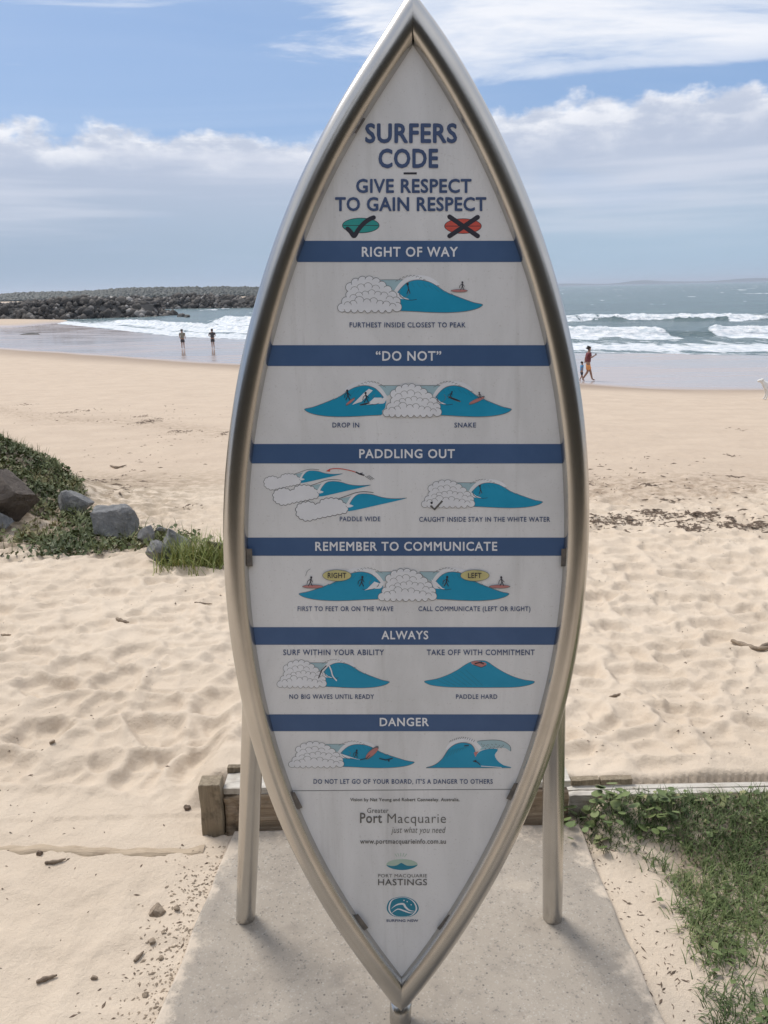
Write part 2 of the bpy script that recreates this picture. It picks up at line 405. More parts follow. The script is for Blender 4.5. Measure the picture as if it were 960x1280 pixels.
i_white = ink('white_print', (.76, .78, .82)); i_teal = ink('teal_print', (.012, .30, .50))
i_lteal = ink('pale_teal_print', (.36, .52, .58)); i_line = ink('outline_print', (.16, .17, .18))
i_dark = ink('black_print', (.035, .035, .05)); i_grey = ink('grey_lettering', (.12, .12, .115))
i_green = ink('green_board_print', (.035, .32, .30)); i_red = ink('red_board_print', (.60, .10, .075))
i_pink = ink('pink_board_print', (.50, .21, .20)); i_yellow = ink('yellow_bubble_print', (.60, .55, .26))
i_pgreen = ink('pale_green_print', (.42, .55, .47)); i_bteal = ink('logo_teal_print', (.02, .22, .33))
INKS = [i_navy, i_navy2, i_white, i_teal, i_lteal, i_line, i_dark, i_grey, i_green, i_red, i_pink, i_yellow, i_pgreen, i_bteal]
IDX = {m.name: i for i, m in enumerate(INKS)}

# ------------------------------------------------------------------ the sign
# photo readings: (y, outer x, inner x) down each side of the frame
LEFT = [(100, 441.5, 486), (144, 418, 459), (160, 409, 449), (212, 381.5, 420), (248, 365, 401), (299, 345, 382), (349, 326.5, 364), (400, 313, 349), (451, 301.5, 337.5), (499, 292, 328), (554, 284, 319.5), (591, 280.5, 314.5), (638, 278.2, 311.5), (677, 278.3, 311), (724, 280.3, 313), (775, 284, 318), (820, 290.5, 324), (878, 301.6, 334), (916, 312, 344), (976, 330, 362.5), (1028, 349, 383), (1073, 371, 406), (1118, 394, 430), (1170, 429, 466)]
RIGHT = [(100, 592, 545), (164, 622, 582), (205, 641, 603), (261, 665, 628), (301, 680, 643), (353, 697, 660), (400, 707.5, 673.5), (456, 719.5, 685.5), (505, 727, 694), (559, 733.5, 701), (616, 735.7, 704.7), (659, 735.5, 705), (706, 734, 703), (767, 728.8, 697.5), (818, 720.5, 690), (874, 708, 678), (920, 695, 664), (970, 679, 646), (1026, 655, 621), (1066, 636, 602), (1118, 612, 576), (1170, 573, 537)]
TOP, BOT = (515, 22), (501.5, 1243)
def centre_px(tab):
    y = np.array([TOP[1]]+[t_[0] for t_ in tab]+[BOT[1]], float); x = np.array([TOP[0]]+[(t_[1]+t_[2])/2 for t_ in tab]+[BOT[0]])
    wt = np.ones(len(y)); wt[0] = wt[-1] = 12
    u = (y-630)/620; co = np.polyfit(u, x, 8, w=wt); yy_ = np.linspace(TOP[1], BOT[1], 64); return np.stack([np.polyval(co, (yy_-630)/620), yy_], 1)
CPL, CPR = centre_px(LEFT), centre_px(RIGHT)
def rad_at(v): return np.interp(v, [.1, .5, 1.0, 1.5, 1.95], [.0262, .0250, .0240, .0255, .0270])
def S3(u, v, off=0.0):
    ez = np.array([0, LEAN, 1]); ez = ez/np.linalg.norm(ez)
    return np.array([0, D0, 0])+np.array([1, 0, 0])*u+ez*v+NRM*off
def uv_of(px, py):
    ez = np.array([0, LEAN, 1]); ez = ez/np.linalg.norm(ez)
    p = on_sign(px, py)-np.array([0, D0, 0]); return p[0], float(np.dot(p, ez))
cl = np.array([uv_of(*p) for p in CPL]); cr = np.array([uv_of(*p) for p in CPR])
tu, tv = uv_of(*TOP); bu, bv = uv_of(*BOT)

def tube(path, radius, seg=24, cap=True):
    "swept tube; path list of 3-D points, radius a number or list"
    path = [np.array(p, float) for p in path]; n = len(path); rads = radius if hasattr(radius, '__len__') else [radius]*n
    V = []; F = []; up = None
    for i, p in enumerate(path):
        tg = path[min(i+1, n-1)]-path[max(i-1, 0)]; tg = tg/np.linalg.norm(tg)
        if up is None: up = np.cross(tg, [0, 0, 1.]) if abs(tg[2]) < .9 else np.cross(tg, [1., 0, 0])
        up = up-tg*np.dot(up, tg); up = up/np.linalg.norm(up); sdv = np.cross(tg, up)
        for k in range(seg):
            a = 2*math.pi*k/seg; V.append(p+rads[i]*(math.cos(a)*up+math.sin(a)*sdv))
    for i in range(n-1):
        for k in range(seg):
            k2 = (k+1) % seg; F.append((i*seg+k, i*seg+k2, (i+1)*seg+k2, (i+1)*seg+k))
    if cap: F.append(tuple(range(seg))[::-1]); F.append(tuple((n-1)*seg+k for k in range(seg)))
    return V, F
def tube_obj(name, path, radius, m, parent=None, seg=24, **props):
    V, F = tube(path, radius, seg); return link(name, mesh(name, V, F, m, True), parent, **props)
def mitred_side(q, side):
    "one side of the frame, its ends cut by the sign's centre plane"
    path = [S3(u, v) for u, v in q]
    # extend past the ends, then clip by the centre plane so the two sides meet in a mitre
    d0 = path[0]-path[1]; d0 /= np.linalg.norm(d0); d1 = path[-1]-path[-2]; d1 /= np.linalg.norm(d1)
    path = [path[0]+d0*.07]+path+[path[-1]+d1*.07]
    rr = [float(rad_at(tv))]+[float(rad_at(v)) for u, v in q]+[float(rad_at(bv))]
    V, F = tube(path, rr, 36, True)
    bm = bmesh.new(); vs = [bm.verts.new(v) for v in V]
    for f in F: bm.faces.new([vs[k] for k in f])
    a = S3(tu, tv); c = S3(bu, bv); axis = a-c; nn = np.cross(axis, NRM); nn = nn/np.linalg.norm(nn)
    if nn[0]*side < 0: nn = -nn
    g = bmesh.ops.bisect_plane(bm, geom=bm.verts[:]+bm.edges[:]+bm.faces[:], plane_co=a, plane_no=-nn, clear_outer=True)
    return bm
sign = thing('surfboard_sign', 'upright surfboard-shaped steel framed notice board headed SURFERS CODE, standing on the concrete slab', 'sign', (0, D0, 0))
for q, s in ((cl, -1), (cr, 1)):
    o = link('frame_tube', from_bm(mitred_side(q, s), 'frame_tube', m_steel, True), sign)
# weld seam beads at the joints
def weld(u, v, dv):
    P = [S3(u, v+dv*k/6, .0262-abs(k-3)*.0004) for k in range(7)]
    return tube_obj('weld_seam', P, .0016, m_steel, sign, 8)
# front stub post under the lower tip
pb = at_z(501, 1292, 0.0); ptop = S3(bu, bv-.005)
pb = np.array([pb[0], ptop[1]-.004, 0.0])
tube_obj('post', [pb+np.array([0, 0, -.02]), pb+np.array([0, 0, .01]), ptop], .0235, m_steel, sign, 28)
# rear legs
legs = []
for bpx, tpx in (((307, 1147), (318, 868)), ((690.5, 1147), (692.5, 868))):
    b3 = at_z(*bpx); tp = on_sign(*tpx); tp = at_y(tpx[0], tpx[1], tp[1]+.055)
    top2 = tp+(tp-b3)*.10
    legs.append((b3, tp))
    lg = tube_obj('leg', [b3+np.array([0, 0, -.02]), b3, (b3+tp)/2, tp, top2], .0245, m_steel, sign, 28)
    # strut joining leg and frame
    q = cl if bpx[0] < 480 else cr
    v_ = top2[2]-.01; u_ = float(np.interp(v_, q[::-1, 1], q[::-1, 0]))
    tube_obj('strut', [top2+np.array([0, 0, -.03]), S3(u_, v_)], .016, m_steel, sign, 16)
# panel: a 3 mm sheet set in the tubes' mid plane
def outline_uv(n=90):
    vs = np.linspace(tv-.01, bv+.01, n)
    L = np.interp(vs, cl[::-1, 1], cl[::-1, 0]); Rr = np.interp(vs, cr[::-1, 1], cr[::-1, 0])
    return vs, L, Rr
vs_, Lu, Ru = outline_uv()
PV = []; PF = []
for off in (0.0015, -.0015):
    for v, l, r_ in zip(vs_, Lu, Ru): PV += [S3(l, v, off), S3(r_, v, off)]
n_ = len(vs_)
for i in range(n_-1): PF += [(2*i, 2*i+2, 2*i+3, 2*i+1), (2*n_+2*i+1, 2*n_+2*i+3, 2*n_+2*i+2, 2*n_+2*i)]
link('panel', mesh('panel', PV, PF, m_panel), sign)
# thin bright edge trim of the panel along the left, dark clips
def inner_px(y, side):
    q = cl if side < 0 else cr
    return q
def clip_piece(px, py, ang, w_=7, l_=22):
    ca, sa = math.cos(R(ang)), math.sin(R(ang)); c4 = []
    for a_, b_ in ((-l_/2, -w_/2), (l_/2, -w_/2), (l_/2, w_/2), (-l_/2, w_/2)):
        c4.append((px+a_*ca-b_*sa, py+a_*sa+b_*ca))
    V = [on_sign(x, y, .002) for x, y in c4]+[on_sign(x, y, .010) for x, y in c4]
    F = [(3, 2, 1, 0), (4, 5, 6, 7)]+[(k, (k+1) % 4, 4+(k+1) % 4, 4+k) for k in range(4)]
    link('clip', mesh('clip', V, F, m_bracket), sign)
for a_ in ((448, 156, -58), (312, 697, 88), (370, 1001, 63), (451, 1153, 53), (556, 1154, -50), (641, 990, -63), (705, 697, 92)): clip_piece(*a_)

# ---- print on the panel: everything below is flat print in layers a few hundredths of a millimetre apart
class Art:
    def __init__(s, name, label=None, base=.0018, xf=None):
        s.name = name; s.label = label; s.V = []; s.F = []; s.M = []; s.k = 0; s.base = base; s.xf = xf or (lambda x, y: (x, y))
    def _p(s, pts, dl=0):
        off = s.base+.000012*s.k; i0 = len(s.V)
        for x, y in pts:
            X_, Y_ = s.xf(x, y); s.V.append(on_sign(X_, Y_, off))
        return i0
    def poly(s, pts, m):
        s.k += 1; i0 = s._p(pts); n = len(pts)
        from mathutils.geometry import tessellate_polygon
        tr = tessellate_polygon([[Vector((x, y, 0)) for x, y in pts]])
        for a, b_, c_ in tr:
            A, B, C = pts[a], pts[b_], pts[c_]
            cr_ = (B[0]-A[0])*(C[1]-A[1])-(B[1]-A[1])*(C[0]-A[0])
            f = (a, b_, c_) if cr_ < 0 else (c_, b_, a)
            s.F.append(tuple(i0+k for k in f)); s.M.append(IDX[m.name])
    def line(s, pts, m, w_=1.0, closed=False, taper=False):
        s.k += 1; pts = [np.array(p, float) for p in pts]
        if closed: pts = pts+[pts[0], pts[1]]
        L, Rr = [], []; n = len(pts)
        for i, p in enumerate(pts):
            tg = pts[min(i+1, n-1)]-pts[max(i-1, 0)]; tg = tg/(np.linalg.norm(tg)+1e-9); nn = np.array([-tg[1], tg[0]])
            ww = w_*(math.sin(math.pi*(i+.3)/(n-.4)) if taper else 1)
            L.append(tuple(p+nn*ww/2)); Rr.append(tuple(p-nn*ww/2))
        i0 = s._p(L+Rr)
        for i in range(n-1): s.F.append((i0+i, i0+i+1, i0+n+i+1, i0+n+i)); s.M.append(IDX[m.name])
    def disc(s, cx, cy, rx, ry, m, n=20, a0=0):
        s.poly([(cx+rx*math.cos(2*math.pi*k/n+a0), cy+ry*math.sin(2*math.pi*k/n+a0)) for k in range(n)], m)
    def bumps(s, lst, w_=1.1, fill=None, sq=1.0):
        fill = fill or i_white
        for cx, cy, r in lst:
            s.disc(cx, cy, r+w_, (r+w_)*sq, i_line, 18); s.disc(cx, cy, r, r*sq, fill, 18)
    def done(s):
        o = link(s.name, mesh(s.name, s.V, s.F, INKS, False, s.M), sign)
        if s.label: o['label'] = s.label
        return o
def spline(pts, n=6, closed=False):
    out = []; P = [np.array(p, float) for p in pts]; N = len(P)
    for i in range(N if closed else N-1):
        p0 = P[(i-1) % N] if closed or i > 0 else P[0]; p1 = P[i]; p2 = P[(i+1) % N]; p3 = P[(i+2) % N] if closed or i+2 < N else P[-1]
        for k in range(n):
            u = k/n; out.append(tuple(.5*((2*p1)+(-p0+p2)*u+(2*p0-5*p1+4*p2-p3)*u*u+(-p0+3*p1-3*p2+p3)*u**3)))
    if not closed: out.append(tuple(P[-1]))
    return out

_fc = {}
def text_geo(s, bold, shear=0, spacing=1.0):
    cu = bpy.data.curves.new('lettering', 'FONT'); cu.body = s; cu.size = 1; cu.offset = bold; cu.resolution_u = 3; cu.shear = shear; cu.space_character = spacing
    o = bpy.data.objects.new('tmp', cu); COL.objects.link(o); bpy.context.view_layer.update()
    me = bpy.data.meshes.new_from_object(o.evaluated_get(bpy.context.evaluated_depsgraph_get()))
    v = np.array([p.co[:2] for p in me.vertices]); f = [tuple(p.vertices) for p in me.polygons]
    bpy.data.objects.remove(o); bpy.data.meshes.remove(me); return v, f
hv, _ = text_geo('H', 0); CAPH = hv[:, 1].max()
def words(s, x0, x1, yt, yb, m, bold=.022, shear=0, spacing=1.06, base=.0024, ref=None, flare=0.0):
    thin = bold <= .002
    v, f = text_geo(s, min(bold, 0), shear, spacing); d = 0 if thin else bold*.85
    xmin, xmax = v[:, 0].min()-d, v[:, 0].max()+d
    cap = CAPH+2*max(bold, 0)
    V = []; F_ = []
    for k, (dx, dy) in enumerate([(0, 0)] if thin else [(0, 0), (d, 0), (-d, 0), (0, d), (0, -d), (d*.7, d*.7), (-d*.7, -d*.7), (d*.7, -d*.7), (-d*.7, d*.7)]):
        i0 = len(V); F_ += [tuple(i0+j for j in q) for q in f]
        for x, y in v: V.append(on_sign(x0+(x+dx-xmin)/(xmax-xmin)*(x1-x0), yb-(y+dy+max(bold, 0))/cap*(yb-yt), base+.00001*k))
    f = F_
    o = link('lettering', mesh('lettering', V, f, m), sign); return o

# bands
BANDS = [(301, 327.5), (431.5, 457.5), (555, 579.3), (672, 694.7), (784, 806), (893, 914)]
for y0, y1 in BANDS:
    rows = []
    for py in (y0, y1):
        xl_, xr2 = np.interp(py, CPL[:, 1], CPL[:, 0]), np.interp(py, CPR[:, 1], CPR[:, 0])
        rows.append((on_sign(xl_, py, .0020), on_sign(xr2, py, .0020)))
    link('band', mesh('band', [rows[0][0], rows[0][1], rows[1][1], rows[1][0]], [(0, 3, 2, 1)], i_navy), sign)
H1 = .036
words('SURFERS', 456.4, 571.4, 154, 179, i_navy2, H1); words('CODE', 473, 547.8, 185.7, 210.2, i_navy2, H1)
words('GIVE RESPECT', 445, 589.4, 223.5, 241.3, i_navy2, .032); words('TO GAIN RESPECT', 418.8, 608, 246.3, 264, i_navy2, .032)
for s, a, b_, c_, d_ in [('RIGHT OF WAY', 452.3, 572.3, 308.5, 321), ('\u201cDO NOT\u201d', 469.7, 551.6, 438.8, 451), ('PADDLING OUT', 449, 568.6, 561.4, 572.8),
        ('REMEMBER TO COMMUNICATE', 394, 621.6, 677.2, 688.6), ('ALWAYS', 476.8, 535.4, 788.5, 799.2), ('DANGER', 474.6, 536, 897.2, 907.8)]:
    words(s, a, b_, c_, d_, i_white, .026, spacing=1.12)
for s, a, b_, c_, d_ in [('FURTHEST INSIDE CLOSEST TO PEAK', 437, 582, 403, 409.3), ('DROP IN', 415.5, 449, 528.3, 534.4), ('SNAKE', 568, 595, 528.3, 534.4),
        ('PADDLE WIDE', 424.7, 475.4, 645.8, 651.6), ('CAUGHT INSIDE STAY IN THE WHITE WATER', 524, 687.6, 646.2, 652.2),
        ('FIRST TO FEET OR ON THE WAVE', 372, 491.6, 758, 764), ('CALL COMMUNICATE (LEFT OR RIGHT)', 523, 663, 758, 764),
        ('SURF WITHIN YOUR ABILITY', 354, 480, 812, 819), ('TAKE OFF WITH COMMITMENT', 533.6, 668.4, 812, 819),
        ('NO BIG WAVES UNTIL READY', 361.7, 467.6, 868, 873.7), ('PADDLE HARD', 570, 621.6, 868, 873.7),
        ("DO NOT LET GO OF YOUR BOARD, IT'S A DANGER TO OTHERS", 391.9, 615.9, 974, 979.8)]:
    words(s, a, b_, c_, d_, i_navy2, .015, spacing=1.12)
words('Vision by Nat Young and Robert Conneeley. Australia.', 437.7, 574.5, 997.5, 1001.6, i_grey, .02)
words('Greater', 459, 485.6, 1010.2, 1016.2, i_grey, .0); words('Port', 450, 477.5, 1016, 1028.8, i_grey, .014)
words('Macquarie', 484.3, 557.4, 1017, 1028.8, i_grey, -.008); words('just what you need', 489, 557, 1033.5, 1041.2, i_grey, -.006, shear=.25)
words('www.portmacquarieinfo.com.au', 450, 557.4, 1048.6, 1054.7, i_grey, .012)
words('PORT MACQUARIE', 472.6, 533.8, 1092.7, 1096.7, i_grey, .0); words('HASTINGS', 472.6, 533.8, 1098.8, 1106.6, i_grey, .006)
words('SURFING NSW', 483, 522.7, 1149.3, 1152.5, i_navy2, .02)

a = Art('ruled_line'); a.line([(504.5, 216.7), (521, 216.7)], i_dark, 2.6); a.done()
a = Art('ruled_line'); a.line([(366, 988.5), (500, 987.5), (648, 986.5)], i_line, .8); a.done()
for cx, cy, m, nm in ((451, 281.8, i_green, 'tick'), (578.7, 282.6, i_red, 'cross')):
    a = Art('board_picture', 'green surfboard with a black tick' if nm == 'tick' else 'red surfboard with a black cross')
    a.disc(cx, cy, 23.4, 9.6, i_dark, 32); a.disc(cx, cy, 22.6, 8.9, m, 32); a.line([(cx-22, cy), (cx+22, cy)], i_dark, .8)
    if nm == 'tick':
        a.line(spline([(434.5, 286), (438.5, 290), (441.5, 294.5), (443.8, 294), (448, 287), (455, 279), (462, 274), (467, 272)], 5), i_dark, 5.6)
        a.disc(434.5, 286, 2.8, 2.8, i_dark); a.disc(467, 272, 2.8, 2.8, i_dark); a.disc(442.5, 293.5, 3.2, 3.0, i_dark)
    else:
        for x0, y0, x1, y1 in ((562, 271, 597, 295), (597, 271.5, 562, 295)):
            a.line([(x0, y0), (x1, y1)], i_dark, 5.8); a.disc(x0, y0, 2.9, 2.9, i_dark); a.disc(x1, y1, 2.9, 2.9, i_dark)
    a.done()

# template of the breaking wave, traced in a 960x480 frame
BODY = [(355, 190), (385, 150), (415, 120), (450, 102), (490, 95), (530, 100), (570, 112), (610, 135), (660, 168), (720, 192), (780, 215), (830, 232), (878, 242), (872, 254), (845, 268), (800, 280), (740, 288), (660, 292), (560, 290), (470, 285), (385, 281), (380, 255), (362, 238), (357, 210)]
LIP = [(352, 186), (372, 148), (402, 112), (440, 88), (490, 80), (545, 86), (590, 108), (612, 132)]
def wave(a, xf, foam_side=True, rider=None, curls=True):
    old = a.xf; a.xf = xf
    if foam_side:
        a.poly([(265, 95), (405, 95), (392, 120), (345, 160), (310, 140), (285, 115)], i_lteal); a.line([(265, 95), (405, 95)], i_line, 3)
    a.line(spline(LIP, 4), i_white, 26)
    for k in range(13):
        u = k/12; x = 365+u*245; y = 132-62*math.sin(math.pi*min(1, u*.95+.16))
        a.line([(x-8, y+5), (x, y-4), (x+8, y+1)], i_line, 2.6)
    a.poly(spline(BODY, 3, True), i_teal)
    a.line(spline([(355, 190), (385, 150), (415, 120), (450, 102), (490, 95), (530, 100), (570, 112), (610, 135), (660, 168), (720, 192), (780, 215), (830, 232), (878, 242), (872, 254), (845, 268), (800, 280), (740, 288), (660, 292), (560, 290), (470, 285), (385, 281)], 3), i_line, 3.2)
    for k in range(9):
        x = 420+k*34; y0 = 106+max(0, k-3)*13
        a.line([(x, y0+6), (x+4+k*2, y0+22), (x+14+k*3, y0+34)], i_bteal, 2.4)
    a.poly(spline([(352, 165), (378, 176), (405, 198), (440, 212), (400, 210), (364, 204)], 3, True), i_white)
    a.line(spline([(378, 172), (400, 205), (445, 217), (485, 212)], 4), i_dark, 3.0)
    a.line(spline([(385, 160), (380, 185), (395, 200), (420, 196), (440, 170), (425, 150)], 4), i_line, 2.4)
    if rider == 'stand':
        a.disc(430, 120, 7, 8, i_dark); a.line([(430, 125), (436, 150), (425, 180)], i_dark, 5); a.line([(436, 150), (445, 178)], i_dark, 4)
    a.xf = old
def arcs(a, lst, w_=2.4):
    for cx, cy, r in lst: a.line([(cx+r*math.cos(R(th)), cy+r*math.sin(R(th))) for th in range(190, 356, 15)], i_line, w_)
def foam_cloud(a, xf, sym=False):
    old = a.xf; a.xf = xf
    a.bumps([(36, 262, 25), (62, 225, 27), (84, 185, 24), (86, 140, 27), (118, 112, 25), (158, 100, 25), (200, 98, 25), (240, 108, 24), (275, 130, 25), (308, 158, 26), (338, 190, 26), (360, 225, 26), (366, 258, 27)], 3)
    a.bumps([(70, 272, 18), (110, 274, 18), (150, 272, 18), (192, 274, 18), (234, 272, 18), (276, 274, 18), (318, 273, 18)], 2.6)
    a.poly([(28, 246), (60, 210), (70, 180), (78, 140), (115, 105), (160, 92), (205, 92), (250, 106), (300, 150), (345, 205), (368, 245), (362, 268), (300, 276), (180, 277), (40, 272)], i_white)
    arcs(a, [(112, 160, 24), (150, 143, 24), (192, 138, 26), (238, 150, 24), (104, 205, 22), (138, 190, 22), (176, 184, 22), (214, 176, 22), (252, 186, 22), (288, 192, 24), (322, 214, 22), (70, 248, 22), (104, 240, 22), (140, 222, 28), (186, 232, 24), (226, 226, 24), (264, 240, 22), (302, 246, 24), (340, 256, 20)])
    a.xf = old
def M(x0, y0, sx_, sy_=None, flip=None):
    sy_ = sy_ or sx_
    if flip is None: return lambda x, y: (x0+x*sx_, y0+y*sy_)
    return lambda x, y: (flip-x*sx_, y0+y*sy_)
def figure(a, x, y, h, lean=0, board=True, bm=None):
    a.disc(x+lean, y-h*.9, h*.11, h*.12, i_dark, 10)
    a.line([(x+lean, y-h*.82), (x, y-h*.42)], i_dark, h*.12); a.line([(x, y-h*.42), (x-h*.22, y)], i_dark, h*.08); a.line([(x, y-h*.42), (x+h*.2, y)], i_dark, h*.08)
    a.line([(x+lean*.8, y-h*.74), (x-h*.3, y-h*.5), (x-h*.35, y-h*.2)], i_dark, h*.06); a.line([(x+lean*.8, y-h*.74), (x+h*.25, y-h*.4)], i_dark, h*.06)
def little_board(a, x, y, L_, m=i_pink, ang=0, hh=.07):
    c_, s_ = math.cos(R(ang)), math.sin(R(ang)); P = []
    for k in range(16):
        th = 2*math.pi*k/16; u, v = L_/2*math.cos(th), L_*hh*math.sin(th); P.append((x+u*c_-v*s_, y+u*s_+v*c_))
    a.poly([(x+(p[0]-x)*1.08, y+(p[1]-y)*1.35) for p in P], i_line); a.poly(P, m)

a = Art('wave_picture'); f = M(420, 330, 1/4.8)
wave(a, f, rider='stand'); foam_cloud(a, f); little_board(a, 574, 363.4, 20); figure(a, 578, 362.3, 10.5); a.done()
# drop in / snake : mirrored pair around one cloud
a = Art('wave_picture')
fr = lambda x, y: (542+(x-357)*(639-542)/(878-357), 479+(y-80)*(521-479)/(292-80))
fl = lambda x, y: (482-(x-357)*(482-381)/(878-357), 479+(y-80)*(521-479)/(292-80))
for f in (fl, fr): wave(a, f)
a.poly([(455, 491), (461, 486), (466, 488), (452, 502), (440, 506)], i_white); a.poly([(477, 497), (468, 497), (458, 506), (480, 503)], i_white)
little_board(a, 438, 502, 13, i_pink, -35, .1); figure(a, 435, 500, 13, -1); little_board(a, 456, 505, 13, i_dark, -10, .06); figure(a, 458, 503, 13, -1)
little_board(a, 568, 499, 16, i_dark, 18, .06); figure(a, 563, 498, 9, 2); little_board(a, 596, 500.5, 20, i_pink, -22, .09); figure(a, 600, 498, 8, -1)
gc = lambda x, y: (479+(x-12)*(550-479)/(372), 480+(y-74)*(521-480)/(215))
foam_cloud(a, gc); a.done()
# paddle wide : three waves in a row
a = Art('wave_picture')
FO = [(245, 312), (243, 295), (252, 274), (290, 256), (330, 255), (355, 268), (380, 260), (400, 240), (450, 232), (500, 240), (530, 262), (545, 288), (540, 312), (460, 330), (380, 346), (310, 362), (275, 352), (250, 335)]
TL = [(545, 300), (560, 268), (578, 236), (605, 210), (645, 202), (700, 208), (760, 225), (830, 232), (905, 228), (840, 246), (720, 273), (600, 300), (550, 307)]
def scallop(P, step, amp):
    Q = np.array(spline(P, 6, True)); Q = np.vstack([Q, Q[:1]]); L_ = np.concatenate([[0], np.cumsum(np.linalg.norm(np.diff(Q, axis=0), axis=1))])
    n = int(L_[-1]/step); out = []
    for k in range(n*5):
        s0 = L_[-1]*k/(n*5); x = np.interp(s0, L_, Q[:, 0]); y = np.interp(s0, L_, Q[:, 1]); x2 = np.interp((s0+2) % L_[-1], L_, Q[:, 0]); y2 = np.interp((s0+2) % L_[-1], L_, Q[:, 1])
        tx, ty = x2-x, y2-y; l = math.hypot(tx, ty)+1e-6; bmp = amp*abs(math.sin(math.pi*k/5)); out.append((x-ty/l*bmp, y+tx/l*bmp))
    return out
for sc, ox, oy in ((.71, 520-905*.71, 82-228*.71), (.88, 688-905*.88, 150-228*.88), (1.0, 0, 0)):
    a.xf = lambda x, y, sc=sc, ox=ox, oy=oy: (320+(x*sc+ox)/4.8, 575+(y*sc+oy)/4.8)
    a.poly([(480, 238), (590, 215), (530, 275)], i_lteal)
    a.line(spline([(480, 238), (545, 215), (600, 196), (650, 190), (705, 196)], 4), i_line, 4)
    a.poly([(p[0]+(-16 if p[0] < 640 else 0), p[1]-(8 if p[0] < 700 else 0)) for p in TL], i_white)
    a.poly(spline(TL, 3, True), i_teal); a.line(spline(TL[:9], 3), i_line, 3)
    sc_ = scallop(FO, 30, -7); a.poly(sc_, i_white); a.line(sc_, i_line, 4, True)
    a.poly(spline([(540, 262), (585, 275), (550, 285)], 3, True), i_white)
a.xf = lambda x, y: (320+x/4.8, 575+y/4.8)
a.line(spline([(425, 66), (450, 54), (500, 52), (560, 62), (600, 74)], 4), i_red, 5); a.poly([(420, 68), (446, 52), (444, 70)], i_red)
a.line([(598, 72), (622, 84), (650, 92)], i_dark, 8); a.line([(620, 82), (640, 78)], i_dark, 5)
for k in range(3): a.line([(655+k*10, 98-k*3), (690+k*10, 120-k*3)], i_line, 3)
a.done()
a = Art('wave_picture')
f = lambda x, y: (527+(x-12)*(678-527)/(878-12), 601+(y-80)*(635-601)/(292-80))
wave(a, f, rider='stand'); foam_cloud(a, f); a.poly([(543, 637), (553, 625), (546, 634)], i_grey); a.line([(538, 632), (543, 637), (553, 626)], i_grey, 2.4); a.disc(539.5, 628.5, 1.5, 1.5, i_dark); a.done()
# remember to communicate
a = Art('wave_picture')
fr = lambda x, y: (541+(x-357)*(636-541)/(878-357), 712+(y-80)*(751-712)/(292-80))
fl = lambda x, y: (478-(x-357)*(478-374)/(878-357), 712+(y-80)*(751-712)/(292-80))
for f in (fl, fr): wave(a, f)
a.poly([(459, 736), (468, 727), (474, 729), (470, 735), (455, 738)], i_white); a.poly([(539, 724), (545, 727), (553, 735), (542, 732)], i_white)
figure(a, 452, 733, 13, 1); figure(a, 558, 733, 13, 1)
gc = lambda x, y: (473+(x-12)*(544-473)/(372), 711+(y-74)*(751-711)/(215))
foam_cloud(a, gc)
for cx in (421.2, 593.6): a.disc(cx, 719.4, 18.2, 7.2, i_line, 28); a.disc(cx, 719.4, 17.6, 6.6, i_yellow, 28)
for x, s_ in ((391, 1), (624.5, -1)):
    little_board(a, x, 733.2, 25); figure(a, x-3*s_, 732.5, 12, 1*s_)
a.line(spline([(382, 720), (384, 714), (388, 711)], 3), i_line, .5)
a.done()
words('RIGHT', 409.6, 433, 716, 722.6, i_dark, .02, base=.0075); words('LEFT', 585, 602, 716, 722.6, i_dark, .02, base=.0075)
a = Art('wave_picture')
f = lambda x, y: (346.5+(x-12)*(486.5-346.5)/(878-12), 826+(y-80)*(860-826)/(292-80))
wave(a, f); foam_cloud(a, f); a.line(spline([(411, 831), (414, 838), (416, 845), (421, 851)], 4), i_white, 1.6); a.line([(398, 848), (402, 838), (408, 832)], i_dark, 1.2); a.done()
a = Art('wave_picture'); a.xf = lambda x, y: (520+x/6, 805+y/6)
HILL = [(65, 278), (150, 262), (230, 235), (310, 195), (370, 155), (425, 130), (480, 124), (530, 130), (590, 170), (660, 212), (740, 248), (820, 270), (888, 280), (870, 300), (800, 318), (700, 326), (480, 327), (250, 324), (130, 312), (80, 296)]
a.poly(spline(HILL, 3, True), i_teal); a.line(spline(HILL, 3, True), i_line, 3, True)
for k in range(7): a.line(spline([(150+k*36, 262-k*12), (200+k*40, 290-k*6), (260+k*40, 312)], 4), i_bteal, 3)
a.poly(spline([(412, 140), (450, 128), (520, 140), (525, 158), (490, 172), (440, 160)], 3, True), i_pink); a.line([(440, 148), (480, 138), (510, 150)], i_dark, 10); a.disc(490, 140, 9, 8, i_dark); a.line([(430, 155), (490, 176), (525, 160)], i_dark, 4); a.done()
a = Art('wave_picture')
f = lambda x, y: (361+(x-12)*(517.5-361)/(878-12), 928+(y-80)*(960-928)/(292-80))
wave(a, f); foam_cloud(a, f); a.poly([(426, 942), (444, 948), (452, 950), (430, 946)], i_white)
little_board(a, 465, 941, 19, i_pink, -38, .16); figure(a, 445, 947, 10, 1); a.line([(450, 950), (458, 948), (462, 944)], i_dark, .8); a.line([(474, 948), (482, 950), (491, 948)], i_dark, 1.2); a.disc(486, 951, 1.2, 1, i_dark); a.done()
